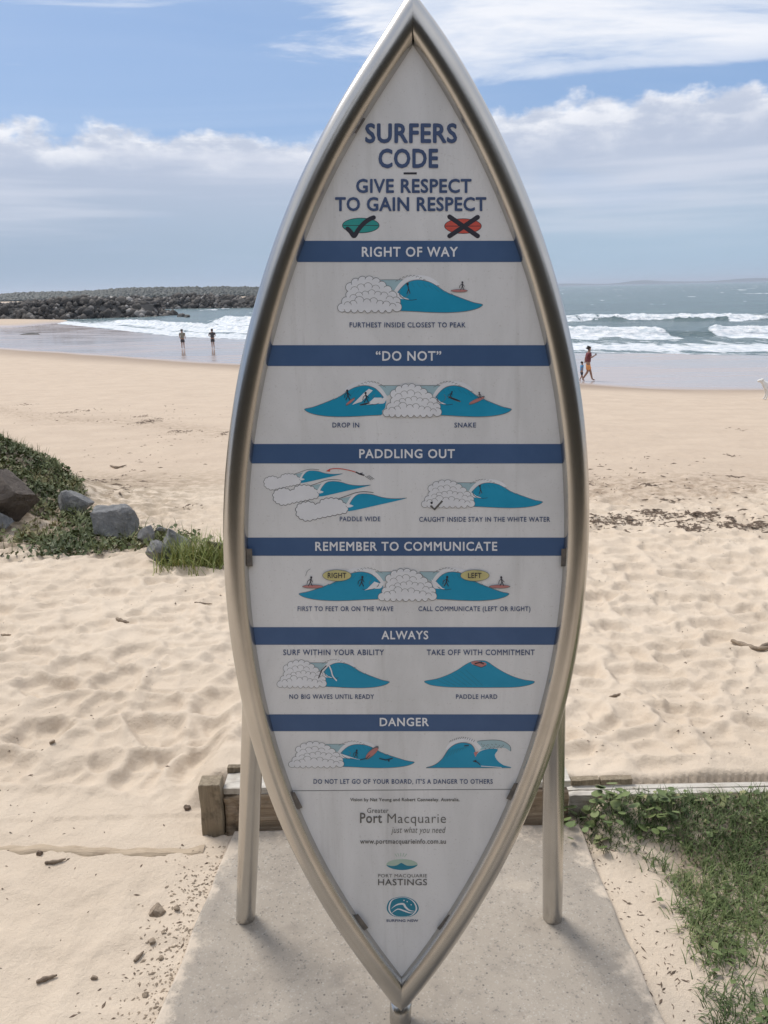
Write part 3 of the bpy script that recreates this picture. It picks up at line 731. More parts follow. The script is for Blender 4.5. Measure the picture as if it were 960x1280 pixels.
# dumping wave
a = Art('wave_picture'); a.xf = lambda x, y: (355+x/3.31, 915+y/3.31)
a.poly(spline([(800, 38), (860, 33), (905, 38), (935, 58), (938, 80), (915, 66), (880, 66), (840, 70), (810, 72)], 3, True), i_lteal); a.line(spline([(800, 38), (860, 33), (905, 38), (935, 58), (938, 80)], 3), i_line, 2.2)
a.line(spline([(675, 75), (690, 52), (725, 36), (770, 34), (800, 55), (812, 70)], 4), i_white, 15)
DW = [(588, 148), (625, 135), (655, 110), (680, 72), (710, 50), (745, 44), (775, 52), (790, 75), (790, 100), (812, 80), (850, 70), (885, 72), (872, 95), (885, 120), (910, 138), (938, 148), (800, 149), (680, 149)]
a.poly(spline(DW, 3, True), i_teal); a.line(spline(DW[:9], 3), i_line, 2.4); a.line([(588, 148.5), (938, 148.5)], i_line, 2.2)
for k in range(12): a.line([(685+k*9, 42-math.sin(k/11*3.1)*14), (690+k*9, 34-math.sin(k/11*3.1)*14)], i_line, 2)
for k in range(8): a.line(spline([(660+k*13, 110-k*6), (672+k*12, 90-k*4), (690+k*11, 72-k*1.5)], 3), i_bteal, 1.8)
for k in range(18): a.line([(815+(k*37) % 95, 48+(k*13) % 20), (820+(k*37) % 95, 52+(k*13) % 20)], i_line, 2)
a.poly([(785, 85), (805, 80), (792, 104)], i_pink); a.line([(745, 58), (765, 55)], i_dark, 4); a.line([(782, 120), (800, 125), (812, 136)], i_dark, 4); a.disc(792, 120, 5, 4, i_dark); a.line([(815, 141), (860, 144), (900, 147)], i_white, 3)
a.done()
# small emblems at the foot
a = Art('emblem', 'pale green and teal lens with a wave crest')
a.disc(502.5, 1080.6, 19.5, 6.6, i_pgreen, 36)
a.poly(spline([(483, 1081.6), (490, 1082.5), (496, 1081.6), (500, 1079.3), (502, 1078.6), (504.5, 1080), (509, 1082), (516, 1082.2), (522, 1081.2), (515, 1085.6), (503, 1087.6), (490, 1085.8)], 3, True), i_bteal)
for k in range(5): an = R(-120+k*15); a.line([(501+9*math.cos(an), 1075+9*math.sin(an)*.5), (501+15*math.cos(an), 1075+15*math.sin(an)*.6)], i_pgreen, .8)
a.done()
a = Art('emblem', 'rounded teal badge with a white breaking wave')
def badge(s_): return spline([(503.5-20*s_, 1137), (503.5-17*s_, 1126+2*(1-s_)), (503.5-7*s_, 1121.5+5*(1-s_)), (503.5+5*s_, 1121.3+5*(1-s_)), (503.5+16*s_, 1127+2*(1-s_)), (503.5+20*s_, 1136.5), (503.5+13*s_, 1144.5-3*(1-s_)), (503.5, 1146.5-4*(1-s_)), (503.5-13*s_, 1144.7-3*(1-s_))], 4, True)
a.poly(badge(1), i_bteal); a.poly(badge(.9), i_white); a.poly(badge(.8), i_bteal)
a.line(spline([(489, 1136), (496, 1131), (504, 1130), (507, 1134), (512, 1138), (519, 1139)], 5), i_white, 2.6, taper=True)
a.line(spline([(489, 1142), (497, 1136.5), (505, 1138.5), (512, 1141), (518, 1141)], 5), i_white, 1.8, taper=True)
for x, y in ((509, 1127), (514, 1131), (505, 1125.5)): a.disc(x, y, .8, .8, i_white, 8)
a.done()

# ------------------------------------------------------------------ concrete slab
m_con, t, b = mat('exposed_concrete', (.40, .37, .33), .9)
oc = t.add('ShaderNodeTexCoord').outputs['Object']
big = t.noise(oc, 2.2, 4, .6); vo = t.add('ShaderNodeTexVoronoi', {'Vector': oc, 'Scale': 260.0, 'Randomness': 1.0})
vo2 = t.add('ShaderNodeTexVoronoi', {'Vector': oc, 'Scale': 120.0, 'Randomness': 1.0}); sp = t.noise(oc, 260, 4, .7); fl = t.noise(oc, 38, 5, .65)
cc = t.mix(t.smooth(big, .3, .7), (.385, .335, .275), (.31, .268, .218))
st = t.add('ShaderNodeSeparateColor', {0: vo.outputs['Color']}).outputs[0]; st2 = t.add('ShaderNodeSeparateColor', {0: vo2.outputs['Color']}).outputs[1]
cc = t.mix(t.math('MULTIPLY', t.smooth(st, .86, .90), t.smooth(fl, .42, .62)), cc, (.20, .18, .155))
cc = t.mix(t.math('MULTIPLY', t.smooth(st2, .92, .94), t.smooth(vo2.outputs['Distance'], .35, .25)), cc, (.13, .11, .095))
cc = t.mix(t.math('MULTIPLY', t.smooth(st, .10, .07), .30), cc, (.52, .49, .44))
cc = t.mix(t.smooth(sp, .3, .7, 0, .35), cc, (.27, .245, .21))
stn = t.noise(oc, 4.5, 6, .65, dist=1.0)
cc = t.mix(t.smooth(fl, .5, .75, 0, .5), cc, (.21, .18, .15)); cc = t.mix(t.smooth(stn, .48, .70, 0, .45), cc, (.20, .175, .15)); cc = t.mix(t.smooth(t.noise(oc, 3.1, 6, .7), .55, .72, 0, .5), cc, (.52, .44, .35))
sxyz = t.add('ShaderNodeSeparateXYZ', {0: oc}).outputs
edge_ = t.math('ADD', t.smooth(sxyz[0], -.40, -.55, 0, .30), t.math('ADD', t.smooth(sxyz[1], 1.85, 2.05, 0, .22), t.smooth(sxyz[0], .46, .60, 0, .25)))
drift = t.smooth(t.math('ADD', t.noise(oc, 7, 8, .72), edge_), .66, .80)
cc = t.mix(t.math('MULTIPLY', drift, .8), cc, (.60, .505, .40))
cc = t.mix(t.smooth(t.noise(oc, 2.6, 7, .7, dist=.4), .50, .66, 0, .42), cc, (.20, .17, .14))
t.l.new(cc, b.inputs['Base Color'])
bump(t, b, t.math('ADD', t.math('MULTIPLY', sp, .5), t.math('MULTIPLY', fl, .5)), .5, .004)
bm = bmesh.new(); le0, re0 = slab_edges(SLAB_F); le1, re1 = slab_edges(SLAB_B); N = 40
top = []
def edge_pts():
    P = []
    for k in range(N): y = SLAB_F+(SLAB_B-SLAB_F)*k/N; P.append((slab_edges(y)[0]+.006*fbm(np.array([y*9.]), np.array([1.]), 3, 3)[0], y))
    for k in range(N): u = k/N; P.append((le1+(re1-le1)*u, SLAB_B-.006*0+.004*fbm(np.array([u*9.]), np.array([2.]), 4, 3)[0]))
    for k in range(N): y = SLAB_B+(SLAB_F-SLAB_B)*k/N; P.append((slab_edges(y)[1]+.008*fbm(np.array([y*9.]), np.array([5.]), 6, 3)[0], y))
    for k in range(N): u = k/N; P.append((re0+(le0-re0)*u, SLAB_F))
    return P
EP = edge_pts(); cxs = (le0+re0)/2; cys = (SLAB_F+SLAB_B)/2
rings = []
for sc, zz_ in ((.985, 0.0), (.995, -.002), (1.0, -.007), (1.0, -.13)):
    rings.append([bm.verts.new((cxs+(x-cxs)*sc, cys+(y-cys)*sc, zz_)) for x, y in EP])
bm.faces.new(rings[0][::-1])
for r0, r1 in zip(rings, rings[1:]):
    for k in range(len(EP)): k2 = (k+1) % len(EP); bm.faces.new((r0[k], r0[k2], r1[k2], r1[k]))
bmesh.ops.recalc_face_normals(bm, faces=bm.faces)
slab = link('concrete_slab', from_bm(bm, 'concrete_slab', m_con), label='speckled concrete slab under the surfboard sign', category='slab')

# ------------------------------------------------------------------ timber edging
def wood(name, c1, c2, c3, axis=(1, 14, 14)):
    m, t, b = mat(name, c1, .85, 0, .2)
    oc = t.add('ShaderNodeTexCoord').outputs['Object']
    g = t.noise(t.mapping(oc, axis), 4.5, 8, .65, dist=1.4); g2 = t.noise(oc, 14, 5, .6)
    c = t.mix(t.smooth(g, .3, .7), c1, c2); c = t.mix(t.smooth(g2, .5, .72, 0, .8), c, c3)
    t.l.new(c, b.inputs['Base Color']); bump(t, b, t.math('ADD', g, t.math('MULTIPLY', g2, .4)), .7, .012); return m
m_post = wood('weathered_post_wood', (.22, .175, .12), (.34, .28, .20), (.10, .08, .06), (14, 14, 1.2))
m_sleeper = wood('old_sleeper_wood', (.26, .19, .13), (.40, .32, .23), (.11, .085, .06))
m_white = wood('pale_board_paint', (.62, .58, .51), (.52, .48, .42), (.36, .31, .25))
def rough_box(x0, x1, y0, y1, z0, z1, seed, amp=.006, nx=16, ny=4, nz=4):
    bm = bmesh.new(); bmesh.ops.create_cube(bm, size=1)
    bmesh.ops.bevel(bm, geom=bm.edges[:], offset=.04, segments=2, affect='EDGES', profile=.6)
    bmesh.ops.subdivide_edges(bm, edges=bm.edges[:], cuts=5, use_grid_fill=True)
    for v in bm.verts:
        v.co = Vector((x0+(v.co.x+.5)*(x1-x0), y0+(v.co.y+.5)*(y1-y0), z0+(v.co.z+.5)*(z1-z0)))
    xs = np.array([v.co.x for v in bm.verts]); yy = np.array([v.co.y for v in bm.verts]); zz_ = np.array([v.co.z for v in bm.verts])
    n = fbm(xs*18+zz_*9, yy*18+zz_*13, seed, 3); n2 = fbm(xs*25, zz_*40+yy*30, seed+3, 3)
    for v, a_, b_ in zip(bm.verts, n, n2): v.co += Vector((a_*amp*.6, b_*amp, a_*amp))
    bmesh.ops.recalc_face_normals(bm, faces=bm.faces); return bm
p0 = at_z(252, 1058, -.01); pl_ = at_y(250, 974, 2.06)
EY = 2.085
edg = thing('timber_edging', 'weathered timber sleeper with upright end post behind the concrete slab', 'timber edging', (0, EY, 0))
xl = at_y(250, 1010, EY-.03)[0]; xr_ = at_y(277, 1010, EY-.03)[0]
zt = at_y(262, 979, EY-.03)[2]-.008
link('post', from_bm(rough_box(xl, xr_, EY-.03, EY+.025, -.10, zt, 5), 'post', m_post), edg)
link('sleeper', from_bm(rough_box(xr_+.004, .535, EY-.012, EY+.06, -.06, zt-.052, 9, .012), 'sleeper', m_sleeper), edg)
link('cap_board', from_bm(rough_box(xr_+.004, .54, EY-.004, EY+.075, zt-.050, zt-.028, 12, .004), 'cap_board', m_white), edg)
link('capping_strip', from_bm(rough_box(xr_+.002, -.28, EY+.079, EY+.096, zt-.04, zt-.010, 15, .005), 'capping_strip', m_post), edg)
edr = thing('edging_board', 'pale painted board edging the grass on the right', 'board', (1.2, EY+.05, 0))
zr = at_y(830, 988, EY+.05)[2]
link('board', from_bm(rough_box(.55, 2.4, EY+.04, EY+.065, -.05, zr-.004, 21, .003), 'board', m_white), edr)
link('ledge', from_bm(rough_box(.55, 2.4, EY+.067, EY+.088, zr-.035, zr-.003, 23, .003), 'ledge', m_white), edr)
for px0, px1, lab in ((711, 745, 'short grey-brown timber offcut nearer the leg, on the pale board'), (747, 786, 'short grey-brown timber offcut on the pale board, further from the leg')):
    a0 = at_y(px0, 980, EY+.12); a1 = at_y(px1, 980, EY+.12)
    o = link('timber_offcut', from_bm(rough_box(a0[0], a1[0], EY+.085, EY+.108, zr+.001, zr+.018, 30+px0, .004), 'timber_offcut', m_post), label=lab, category='timber offcut')
# half-buried edging running off to the left
bl = thing('buried_edging', 'half-buried tan timber edging in the sand left of the slab', 'timber edging', (-1, 2.0, 0))
V = []; F = []; n = 70
for k in range(n+1):
    p = at_z(-60+k*(255+60)/n, 1058-3*math.sin(k*.09)+1.0*math.sin(k*.7), .0)
    h = H(p[0], p[1])+.004+.002*math.sin(k*.37)
    V += [(p[0], p[1]-.03, -.05), (p[0], p[1]-.018, h-.004), (p[0], p[1]+.012, h), (p[0], p[1]+.045, -.05)]
for k in range(n):
    for j in range(3): F.append((4*k+j, 4*k+4+j, 4*k+5+j, 4*k+1+j))
m_tan = wood('sandy_timber', (.50, .40, .29), (.42, .33, .235), (.33, .25, .18))
link('board', mesh('board', V, F, m_tan, True), bl)

# ------------------------------------------------------------------ rocks
def rock_mat(name, c1, c2, c3):
    m, t, b = mat(name, c1, .85, 0, .3)
    oc = t.add('ShaderNodeTexCoord').outputs['Object']
    n = t.noise(oc, 5, 7, .65, dist=.7); n2 = t.noise(oc, 26, 6, .7)
    c = t.mix(t.smooth(n, .3, .7), c1, c2); t.l.new(t.mix(t.smooth(n2, .5, .75, 0, .8), c, c3), b.inputs['Base Color'])
    bump(t, b, t.math('ADD', n, t.math('MULTIPLY', n2, .6)), 1.0, .05); return m
m_rock = rock_mat('grey_rock', (.17, .172, .175), (.27, .268, .262), (.40, .385, .35))
m_rockb = rock_mat('brown_rock', (.10, .082, .07), (.15, .125, .105), (.065, .058, .052))
def rock_bm(seed, sub=4, cuts=18, rough_=.09):
    r = random.Random(seed); bm = bmesh.new(); bmesh.ops.create_icosphere(bm, subdivisions=sub, radius=1)
    pls = []
    for _ in range(cuts):
        n = Vector((r.gauss(0, 1), r.gauss(0, 1), r.gauss(0, 1))).normalized(); pls.append((n, r.uniform(.38, .78)))
    for v in bm.verts:
        for n, d in pls:
            e = v.co.dot(n)-d
            if e > 0: v.co -= n*e*.99
    c = np.array([v.co[:] for v in bm.verts]); nn = fbm(c[:, 0]*2.2+c[:, 2]*1.3+seed, c[:, 1]*2.2-c[:, 2]*1.7, seed, 5, .55)
    for v, a_ in zip(bm.verts, nn): v.co *= 1+rough_*2*a_
    return bm
ROCKS = [  # photo extents x0, x1, y0, y1, tilt, material, label
    (-52, 43, 586, 656, 0, m_rockb, 'largest brown boulder against the vegetated bank at the left edge'),
    (-30, 13, 634, 664, 10, m_rock, 'blue-grey rock below the big brown boulder at the left edge'),
    (68, 116, 611, 642, 18, m_rock, 'grey rock half covered by creeper, nearest the big boulder of the small row'),
    (113, 174, 630, 672, 26, m_rock, 'long grey slanting rock in the middle of the row beside the bank'),
    (171, 193, 656, 682, 30, m_rock, 'small dark wedge rock at the low end of the long slanting rock'),
    (178, 214, 674, 706, 30, m_rock, 'dark angular rock just left of the bright grass tuft'),
    (200, 243, 657, 699, -15, m_rock, 'pointed grey rock directly behind the bright grass tuft'),
    (190, 212, 658, 669, 8, m_rock, 'thin flat dark stone lying above the angular rocks'),
    (258, 284, 673, 700, 10, m_rockb, 'brownish rock behind the grass tuft, next to the sign frame')]
RPOS = []
for i, (x0, x1, y0, y1, tl, m, lab) in enumerate(ROCKS):
    g = ground((x0+x1)/2, y1-2); d = g[1]; hx = (x1-x0)/2*d/1000; hz = (y1-y0)/2*d/1000; hy = min(hx, hz*1.3)*.9
    p = at_y((x0+x1)/2, (y0+y1)/2, d+hy*.6); RPOS.append((p, hx, hy, hz))
    bm = rock_bm(50+i*3)
    lo_ = [min(v.co[k] for v in bm.verts) for k in range(3)]; hi_ = [max(v.co[k] for v in bm.verts) for k in range(3)]
    for v in bm.verts:
        for k, h_ in enumerate((hx, hy, hz*1.12)): v.co[k] = ((v.co[k]-lo_[k])/(hi_[k]-lo_[k])*2-1)*h_
        v.co.z -= v.co.x*math.tan(R(tl))*.5*max(0, 1-abs(v.co.z)/(hz*2))+hz*.06
    o = link('rock', from_bm(bm, 'rock', m, False), label=lab, category='rock', group='rocks along the foot of the bank'); o.location = p

# ------------------------------------------------------------------ foliage
def leaf_mat(name, ca, cb, cc_):
    m, t, b = mat(name, ca, .6, 0, .35)
    at = t.add('ShaderNodeAttribute', attribute_name='tint').outputs['Fac']
    t.l.new(t.ramp(at, [(0, ca), (.55, cb), (1, cc_)]), b.inputs['Base Color'])
    b.inputs['Subsurface Weight'].default_value = 0
    return m
m_grass = leaf_mat('lawn_grass', (.075, .11, .037), (.135, .175, .06), (.33, .30, .15))
m_creeper = leaf_mat('creeper_leaves', (.055, .075, .026), (.105, .125, .042), (.22, .18, .08))
m_tuft = leaf_mat('tuft_grass', (.11, .14, .035), (.20, .24, .06), (.40, .37, .16))
def blades(name, P, L, Wd, lean, m, curl=.5, seg=3, tint=None, **props):
    "P: n x 3 roots; ribbons with a bend"
    n = len(P); a_ = rng.uniform(0, 2*np.pi, n); dr = np.stack([np.cos(a_), np.sin(a_), np.zeros(n)], 1); sd2 = np.stack([-np.sin(a_), np.cos(a_), np.zeros(n)], 1)
    L = L*rng.uniform(.55, 1.3, n); ln = lean*rng.uniform(.3, 1.2, n)
    rows = []
    for k in range(seg+1):
        u = k/seg; hgt = L*u*np.cos(ln*(u*curl+(1-curl))); out = L*u*np.sin(ln*(u*curl+(1-curl)))
        c_ = P+dr*out[:, None]; c_[:, 2] += hgt; wd = Wd*(1-u)**.7*.5+Wd*.06
        rows.append(c_-sd2*wd); rows.append(c_+sd2*wd)
    V = np.stack(rows, 1).reshape(-1, 3); k2 = 2*(seg+1)
    base = (np.arange(n)*k2)[:, None]; q = np.concatenate([base+np.array([[2*k, 2*k+1, 2*k+3, 2*k+2]]) for k in range(seg)], 0)
    tn = rng.beta(1.6, 2.2, n) if tint is None else tint
    return link(name, np_mesh(name, V, q, m, False, dict(tint=np.repeat(tn, k2))), **props)
def leaves(name, P, size, m, flat=.6, parent=None, tint=None, **props):
    "small 6-sided cupped leaves as two quads"
    n = len(P); a_ = rng.uniform(0, 2*np.pi, n); tl = rng.normal(0, flat, n); t2 = rng.normal(0, flat, n)
    ux = np.stack([np.cos(a_), np.sin(a_), np.sin(tl)], 1); vx = np.stack([-np.sin(a_), np.cos(a_), np.sin(t2)], 1)
    s_ = size*rng.uniform(.5, 1.4, n)[:, None]; nz = np.array([0, 0, 1.0])
    pts = [P-vx*s_*.6, P+ux*s_*.5-vx*s_*.1+nz*s_*.12, P+vx*s_*.6, P-ux*s_*.5-vx*s_*.1+nz*s_*.12]
    V = np.stack(pts, 1).reshape(-1, 3); b0 = (np.arange(n)*4)[:, None]
    q = np.concatenate([b0+np.array([[0, 1, 2]]), b0+np.array([[0, 2, 3]])], 0)
    tn = rng.beta(1.5, 2.4, n) if tint is None else tint
    return link(name, np_mesh(name, V, q, m, False, dict(tint=np.repeat(tn, 4))), parent, **props)
# grass on the right of the slab
def grass_density(x, y):
    re = slab_edges(y)[1]; d = x-re
    edge = np.interp(y, [.9, 1.1, 1.3, 1.5, 1.7, 1.85, 1.95, 2.05], [.05, .06, .07, .11, .14, .10, .0, -.04])
    den = sstep(d-edge, -.02, .10)
    n = fbm(x*4.5, y*4.5, 200, 4, .6)
    hole = np.exp(-(((x-1.26)/.10)**2+((y-1.52)/.09)**2))+.9*np.exp(-(((x-1.02)/.14)**2+((y-1.20)/.06)**2))+.9*np.exp(-(((x-.84)/.07)**2+((y-1.86)/.10)**2))
    return np.clip(den*(.66+1.9*n)-hole+.9*sstep(y, 1.90, 2.0)*sstep(x, .56, .64), 0, 1)
xs = rng.uniform(.5, 3.2, 150000); yy = rng.uniform(.7, 2.14, 150000)
keep = rng.uniform(0, 1, 150000) < grass_density(xs, yy)*.75; xs, yy = xs[keep][:70000], yy[keep][:70000]
P = np.stack([xs, yy, height(xs, yy)-.003+.012*np.clip(fbm(xs*7, yy*7, 205, 3), 0, 1)], 1)
dryn = np.clip(.35+.9*fbm(xs*3, yy*3, 210, 3)+rng.normal(0, .16, len(xs)), 0, 1)
blades('grass', P, .042, .0030, 1.3, m_grass, tint=dryn, kind='stuff', label='matted green grass on the sand right of the slab', category='grass')
xs = rng.uniform(.5, 3.2, 30000); yy = rng.uniform(.7, 2.14, 30000)
cl_ = sstep(fbm(xs*5, yy*5, 230, 3), .0, .25)*.8+.5*sstep(yy, 1.95, 2.08)*(xs < 1.1)
keep = rng.uniform(0, 1, 30000) < np.clip(grass_density(xs, yy)*cl_, 0, 1)*.45; xs, yy = xs[keep], yy[keep]
P = np.stack([xs, yy, height(xs, yy)+rng.uniform(.008, .035, len(xs))], 1)
leaves('pennywort_leaves', P, .016, m_grass, .35, kind='stuff', label='small round green leaves growing through the grass', category='ground cover')
# broad-leaf clump beside the right leg, each leaf large enough to see
clump = thing('pennywort_plant', 'clump of round green leaves behind the right leg of the sign', 'plant', tuple(at_z(716, 1010, 0)))
def round_leaf(c, r, nx, ny, m, parent, tn):
    V = [c]; k = 10
    for i in range(k):
        a_ = 2*math.pi*i/k; rr = r*(1+.08*math.sin(3*a_)); V.append(c+np.array([rr*math.cos(a_), rr*math.sin(a_), rr*(math.cos(a_)*nx+math.sin(a_)*ny)+.12*r]))
    F = [(0, 1+i, 1+(i+1) % k) for i in range(k)]
    me = mesh('leaf', V, F, m, True); at = me.attributes.new('tint', 'FLOAT', 'POINT'); at.data.foreach_set('value', [tn]*len(V))
    return link('leaf', me, parent)
for k in range(80):
    x = random.uniform(.50, .86); y = 2.09-.16*random.random()**1.6
    round_leaf(np.array([x, y, max(H(x, y), -.02)+random.uniform(.015, .085)]), random.uniform(.009, .017), random.uniform(-.5, .5), random.uniform(-.7, .1), m_grass, clump, random.uniform(.1, .6))
# creeper over the bank
n = 85000; xs = rng.uniform(-6.5, -1.25, n); yy = rng.uniform(5.2, 9.0, n)
hb = height(xs, yy, True); low = np.interp(xs, [-5, -3.0, -2.2, -1.6, -1.25], [5.25, 5.30, 5.25, 5.40, 5.55]); up = np.interp(xs, [-5, -3.4, -2.9, -2.55, -2.2, -1.6, -1.2], [8.4, 8.1, 7.5, 6.7, 6.15, 5.85, 5.6])
dn_ = sstep(yy-low, -.1, .25)*(1-sstep(yy-up, -.15, .1))*np.clip(.74+.2*sstep(-xs, 2.6, 3.2)+1.9*fbm(xs*2.2, yy*2.6, 240, 4), 0, 1)
keep = rng.uniform(0, 1, n) < dn_; xs, yy, hb = xs[keep], yy[keep], hb[keep]
ln_ = rng.uniform(0, 1, len(xs))**1.5*.06
kk = np.ones(len(xs), bool)
for (c_, hx, hy, hz) in RPOS: kk &= ~((np.abs(xs-c_[0]) < hx*.85) & (yy > c_[1]-hy*1.05) & (yy < c_[1]+hy*.8))
xs, yy, hb, ln_ = xs[kk], yy[kk], hb[kk], ln_[kk]
P = np.stack([xs, yy, hb+ln_+.005], 1)
tn = np.clip(.42+1.1*fbm(xs*1.8, yy*1.8, 250, 3)+rng.normal(0, .15, len(xs)), 0, 1)
leaves('creeper', P, .027, m_creeper, .7, tint=tn, kind='stuff', label='dark green creeper spreading over the sandy bank', category='ground cover')
k_ = rng.uniform(0, 1, len(xs)) < .22
blades('bank_grass', P[k_]*1.0, .10, .005, 1.0, m_creeper, tint=np.clip(tn[k_]+.15, 0, 1), kind='stuff', label='wiry grass stems among the creeper on the bank', category='grass')
# the bright tuft
tb = ground(245, 706); nn = 900
q = rng.normal(0, 1, (nn, 2)); xs = tb[0]+q[:, 0]*.16; yy = tb[1]+.08+q[:, 1]*.085; ok = np.abs(q[:, 0]) < 1.6; xs, yy = xs[ok], yy[ok]
P = np.stack([xs, yy, height(xs, yy)-.005], 1)
tf = blades('grass_tuft', P, .20, .0055, 1.0, m_tuft, tint=np.clip(rng.normal(.5, .22, len(xs)), 0, 1), label='bright yellow-green grass tuft beside the sign frame, in front of the pointed rock', category='grass tuft')
# unseen scrub added behind the viewer to darken reflections in the steel
n = 90000; xs = rng.uniform(-14, 14, n); yy = rng.uniform(-9, -2.0, n)
th = (2.1+3.6*np.clip(fbm(xs*.5, yy*.5, 262, 3)+.35, 0, 1))*sstep(-yy, 1.6, 3.6)
P = np.stack([xs, yy, height(xs, yy, False)+rng.uniform(0, 1, n)**.8*th], 1)
m_scrub = leaf_mat('reflection_scrub_leaves', (.055, .05, .036), (.085, .078, .055), (.14, .12, .085))
leaves('unseen_reflection_scrub', P, .16, m_scrub, .8, kind='stuff', label='added out-of-view scrub behind the viewer, darkening reflections in the steel', category='scrub')

# ------------------------------------------------------------------ debris on the sand
m_stick = noisy('driftwood', (.16, .12, .085), (.27, .21, .15), 40, .85, .5)
m_dark = noisy('dark_debris', (.09, .065, .045), (.17, .12, .085), 50, .9, 0)
m_clod = noisy('sand_clod', (.33, .26, .19), (.24, .19, .14), 30, .95, .6, .01)
def stick(pts, r, lab, cat='stick', m=m_stick):
    P = [np.array(ground(x, y)) for x, y in pts]; q = spline([tuple(p+np.array([0, 0, r*.9])) for p in P], 4)
    n = len(q); rr = [r*(1-.55*abs(2*k/(n-1)-.8))*(1+.18*math.sin(k*2.3)) for k in range(n)]
    V, F = tube(q, rr, 9); return link('stick', mesh('stick', V, F, m, True), label=lab, category=cat, group='sticks washed up on the sand')
def spline3(P, n): return P
def spline(pts, n=6, closed=False, _s=spline): return _s(pts, n, closed)
st = stick([(915, 795), (930, 800), (948, 809), (975, 809)], .014, 'forked grey driftwood stick at the right edge of the sand')
stick([(948, 809), (958, 806), (985, 797)], .010, 'short driftwood branch lying across the grey stick at the right edge')
stick([(57, 1085), (70, 1083), (83, 1079)], .006, 'dark twig lying below the half-buried timber edging')
stick([(146, 775), (152, 777), (161, 780)], .011, 'short thick stick in the trampled sand left of the sign')
stick([(762, 866), (770, 864), (776, 864)], .006, 'short stick in the sand right of the sign, below the driftwood')
stick([(46, 1232), (58, 1227), (72, 1222)], .006, 'bent dry twig in the sand at the lower left')
stick([(243, 753), (255, 752), (265, 752)], .006, 'thin dark twig in the sand beside the left frame tube')
stick([(168, 1205), (174, 1199), (180, 1192)], .005, 'small curved twig left of the slab near the bottom')
stick([(0, 785), (5, 786), (12, 784)], .008, 'dark stick at the left edge of the trampled sand')
stick([(138, 583), (147, 585), (158, 583)], .016, 'short dark stick on the pale sand above the rocks')
for px, py, r_, lab in ((196, 1142, .022, 'crumbly grey clod of sand and roots left of the slab'), (190, 1180, .009, 'small grey clod below the crumbly clod'), (234, 1015, .012, 'dark round clod on the sand beside the timber post'),
        (50, 1073, .010, 'dark round pebble just below the buried edging'), (201, 1199, .007, 'small pebble among crumbs by the slab edge'), (66, 932, .012, 'grey lump of sand in the trampled slope at left'), (222, 1139, .010, 'pebble at the left edge of the slab'),
        (118, 1225, .008, 'sandy clod at the lower left'), (183, 1245, .009, 'brown clod touching the lower left slab edge'), (452, 1330, .01, '')):
    if not lab: continue
    p = ground(px, py); bm = rock_bm(int(px*7+py), 3, 6, .16); bmesh.ops.scale(bm, vec=(r_, r_, r_*.75), verts=bm.verts)
    dark = 'dark' in lab
    o = link('clod' if 'clod' in lab or 'lump' in lab else 'pebble', from_bm(bm, 'clod', m_dark if dark else m_clod, False), label=lab, category='clod' if 'clod' in lab or 'lump' in lab else 'pebble'); o.location = (p[0], p[1], p[2]+r_*.4)
def crumbs(name, xs, yy, size, m, lab, elong=2.2, kind='stuff', cat='debris'):
    n = len(xs); zz_ = height(xs, yy); a_ = rng.uniform(0, np.pi, n); s_ = size*rng.lognormal(-.2, .35, n); e = rng.uniform(1, elong, n)
    V = []; base = np.stack([xs, yy, zz_], 1)
    d1 = np.stack([np.cos(a_), np.sin(a_), 0*a_], 1)*(s_*e)[:, None]; d2 = np.stack([-np.sin(a_), np.cos(a_), 0*a_], 1)*s_[:, None]*.6
    up = np.array([0, 0, 1.])*s_[:, None]*.7; dn2 = np.array([0, 0, 1.])*s_[:, None]*-.2
    V = np.stack([base+d1+dn2, base+d2+up*.3, base-d1+up*rng.uniform(0, .6, n)[:, None], base-d2+dn2, base+up], 1).reshape(-1, 3)
    b0 = (np.arange(n)*5)[:, None]; q = np.concatenate([b0+np.array([[i, (i+1) % 4, 4]]) for i in range(4)], 0)
    return link(name, np_mesh(name, V, q, m, False), kind=kind, label=lab, category=cat)
n = 5500; r_ = np.exp(rng.uniform(np.log(1.1), np.log(9), n)); a_ = rng.uniform(-.62, .62, n); xs, yy = r_*np.sin(a_), r_*np.cos(a_)
le, re = slab_edges(yy); ok = ~((yy < 2.25) & (xs > le-.01) & (xs < re+.9)); ok &= (rng.uniform(0, 1, n) < np.clip(.4+2.0*fbm(xs*1.2, yy*1.2, 270, 3), .08, 1)); xs, yy = xs[ok], yy[ok]
crumbs('sand_debris', xs, yy, .0042, m_dark, 'dark bits of bark and leaf scattered over the sand')
n = 700; u = rng.uniform(0, 1, n); yy = .95+1.05*u; le, _ = slab_edges(yy); xs = le-np.abs(rng.normal(0, .06, n))-.005
crumbs('sand_crumbs', xs, yy, .0045, m_clod, 'small crumbs of sand along the left edge of the slab', 1.4)
n = 260; yy = rng.uniform(1.0, 2.0, n); xs = slab_edges(yy)[1]+np.abs(rng.normal(0, .09, n))+.005
crumbs('leaf_litter', xs, yy, .0035, m_dark, 'dry leaf litter along the right edge of the slab', 3)
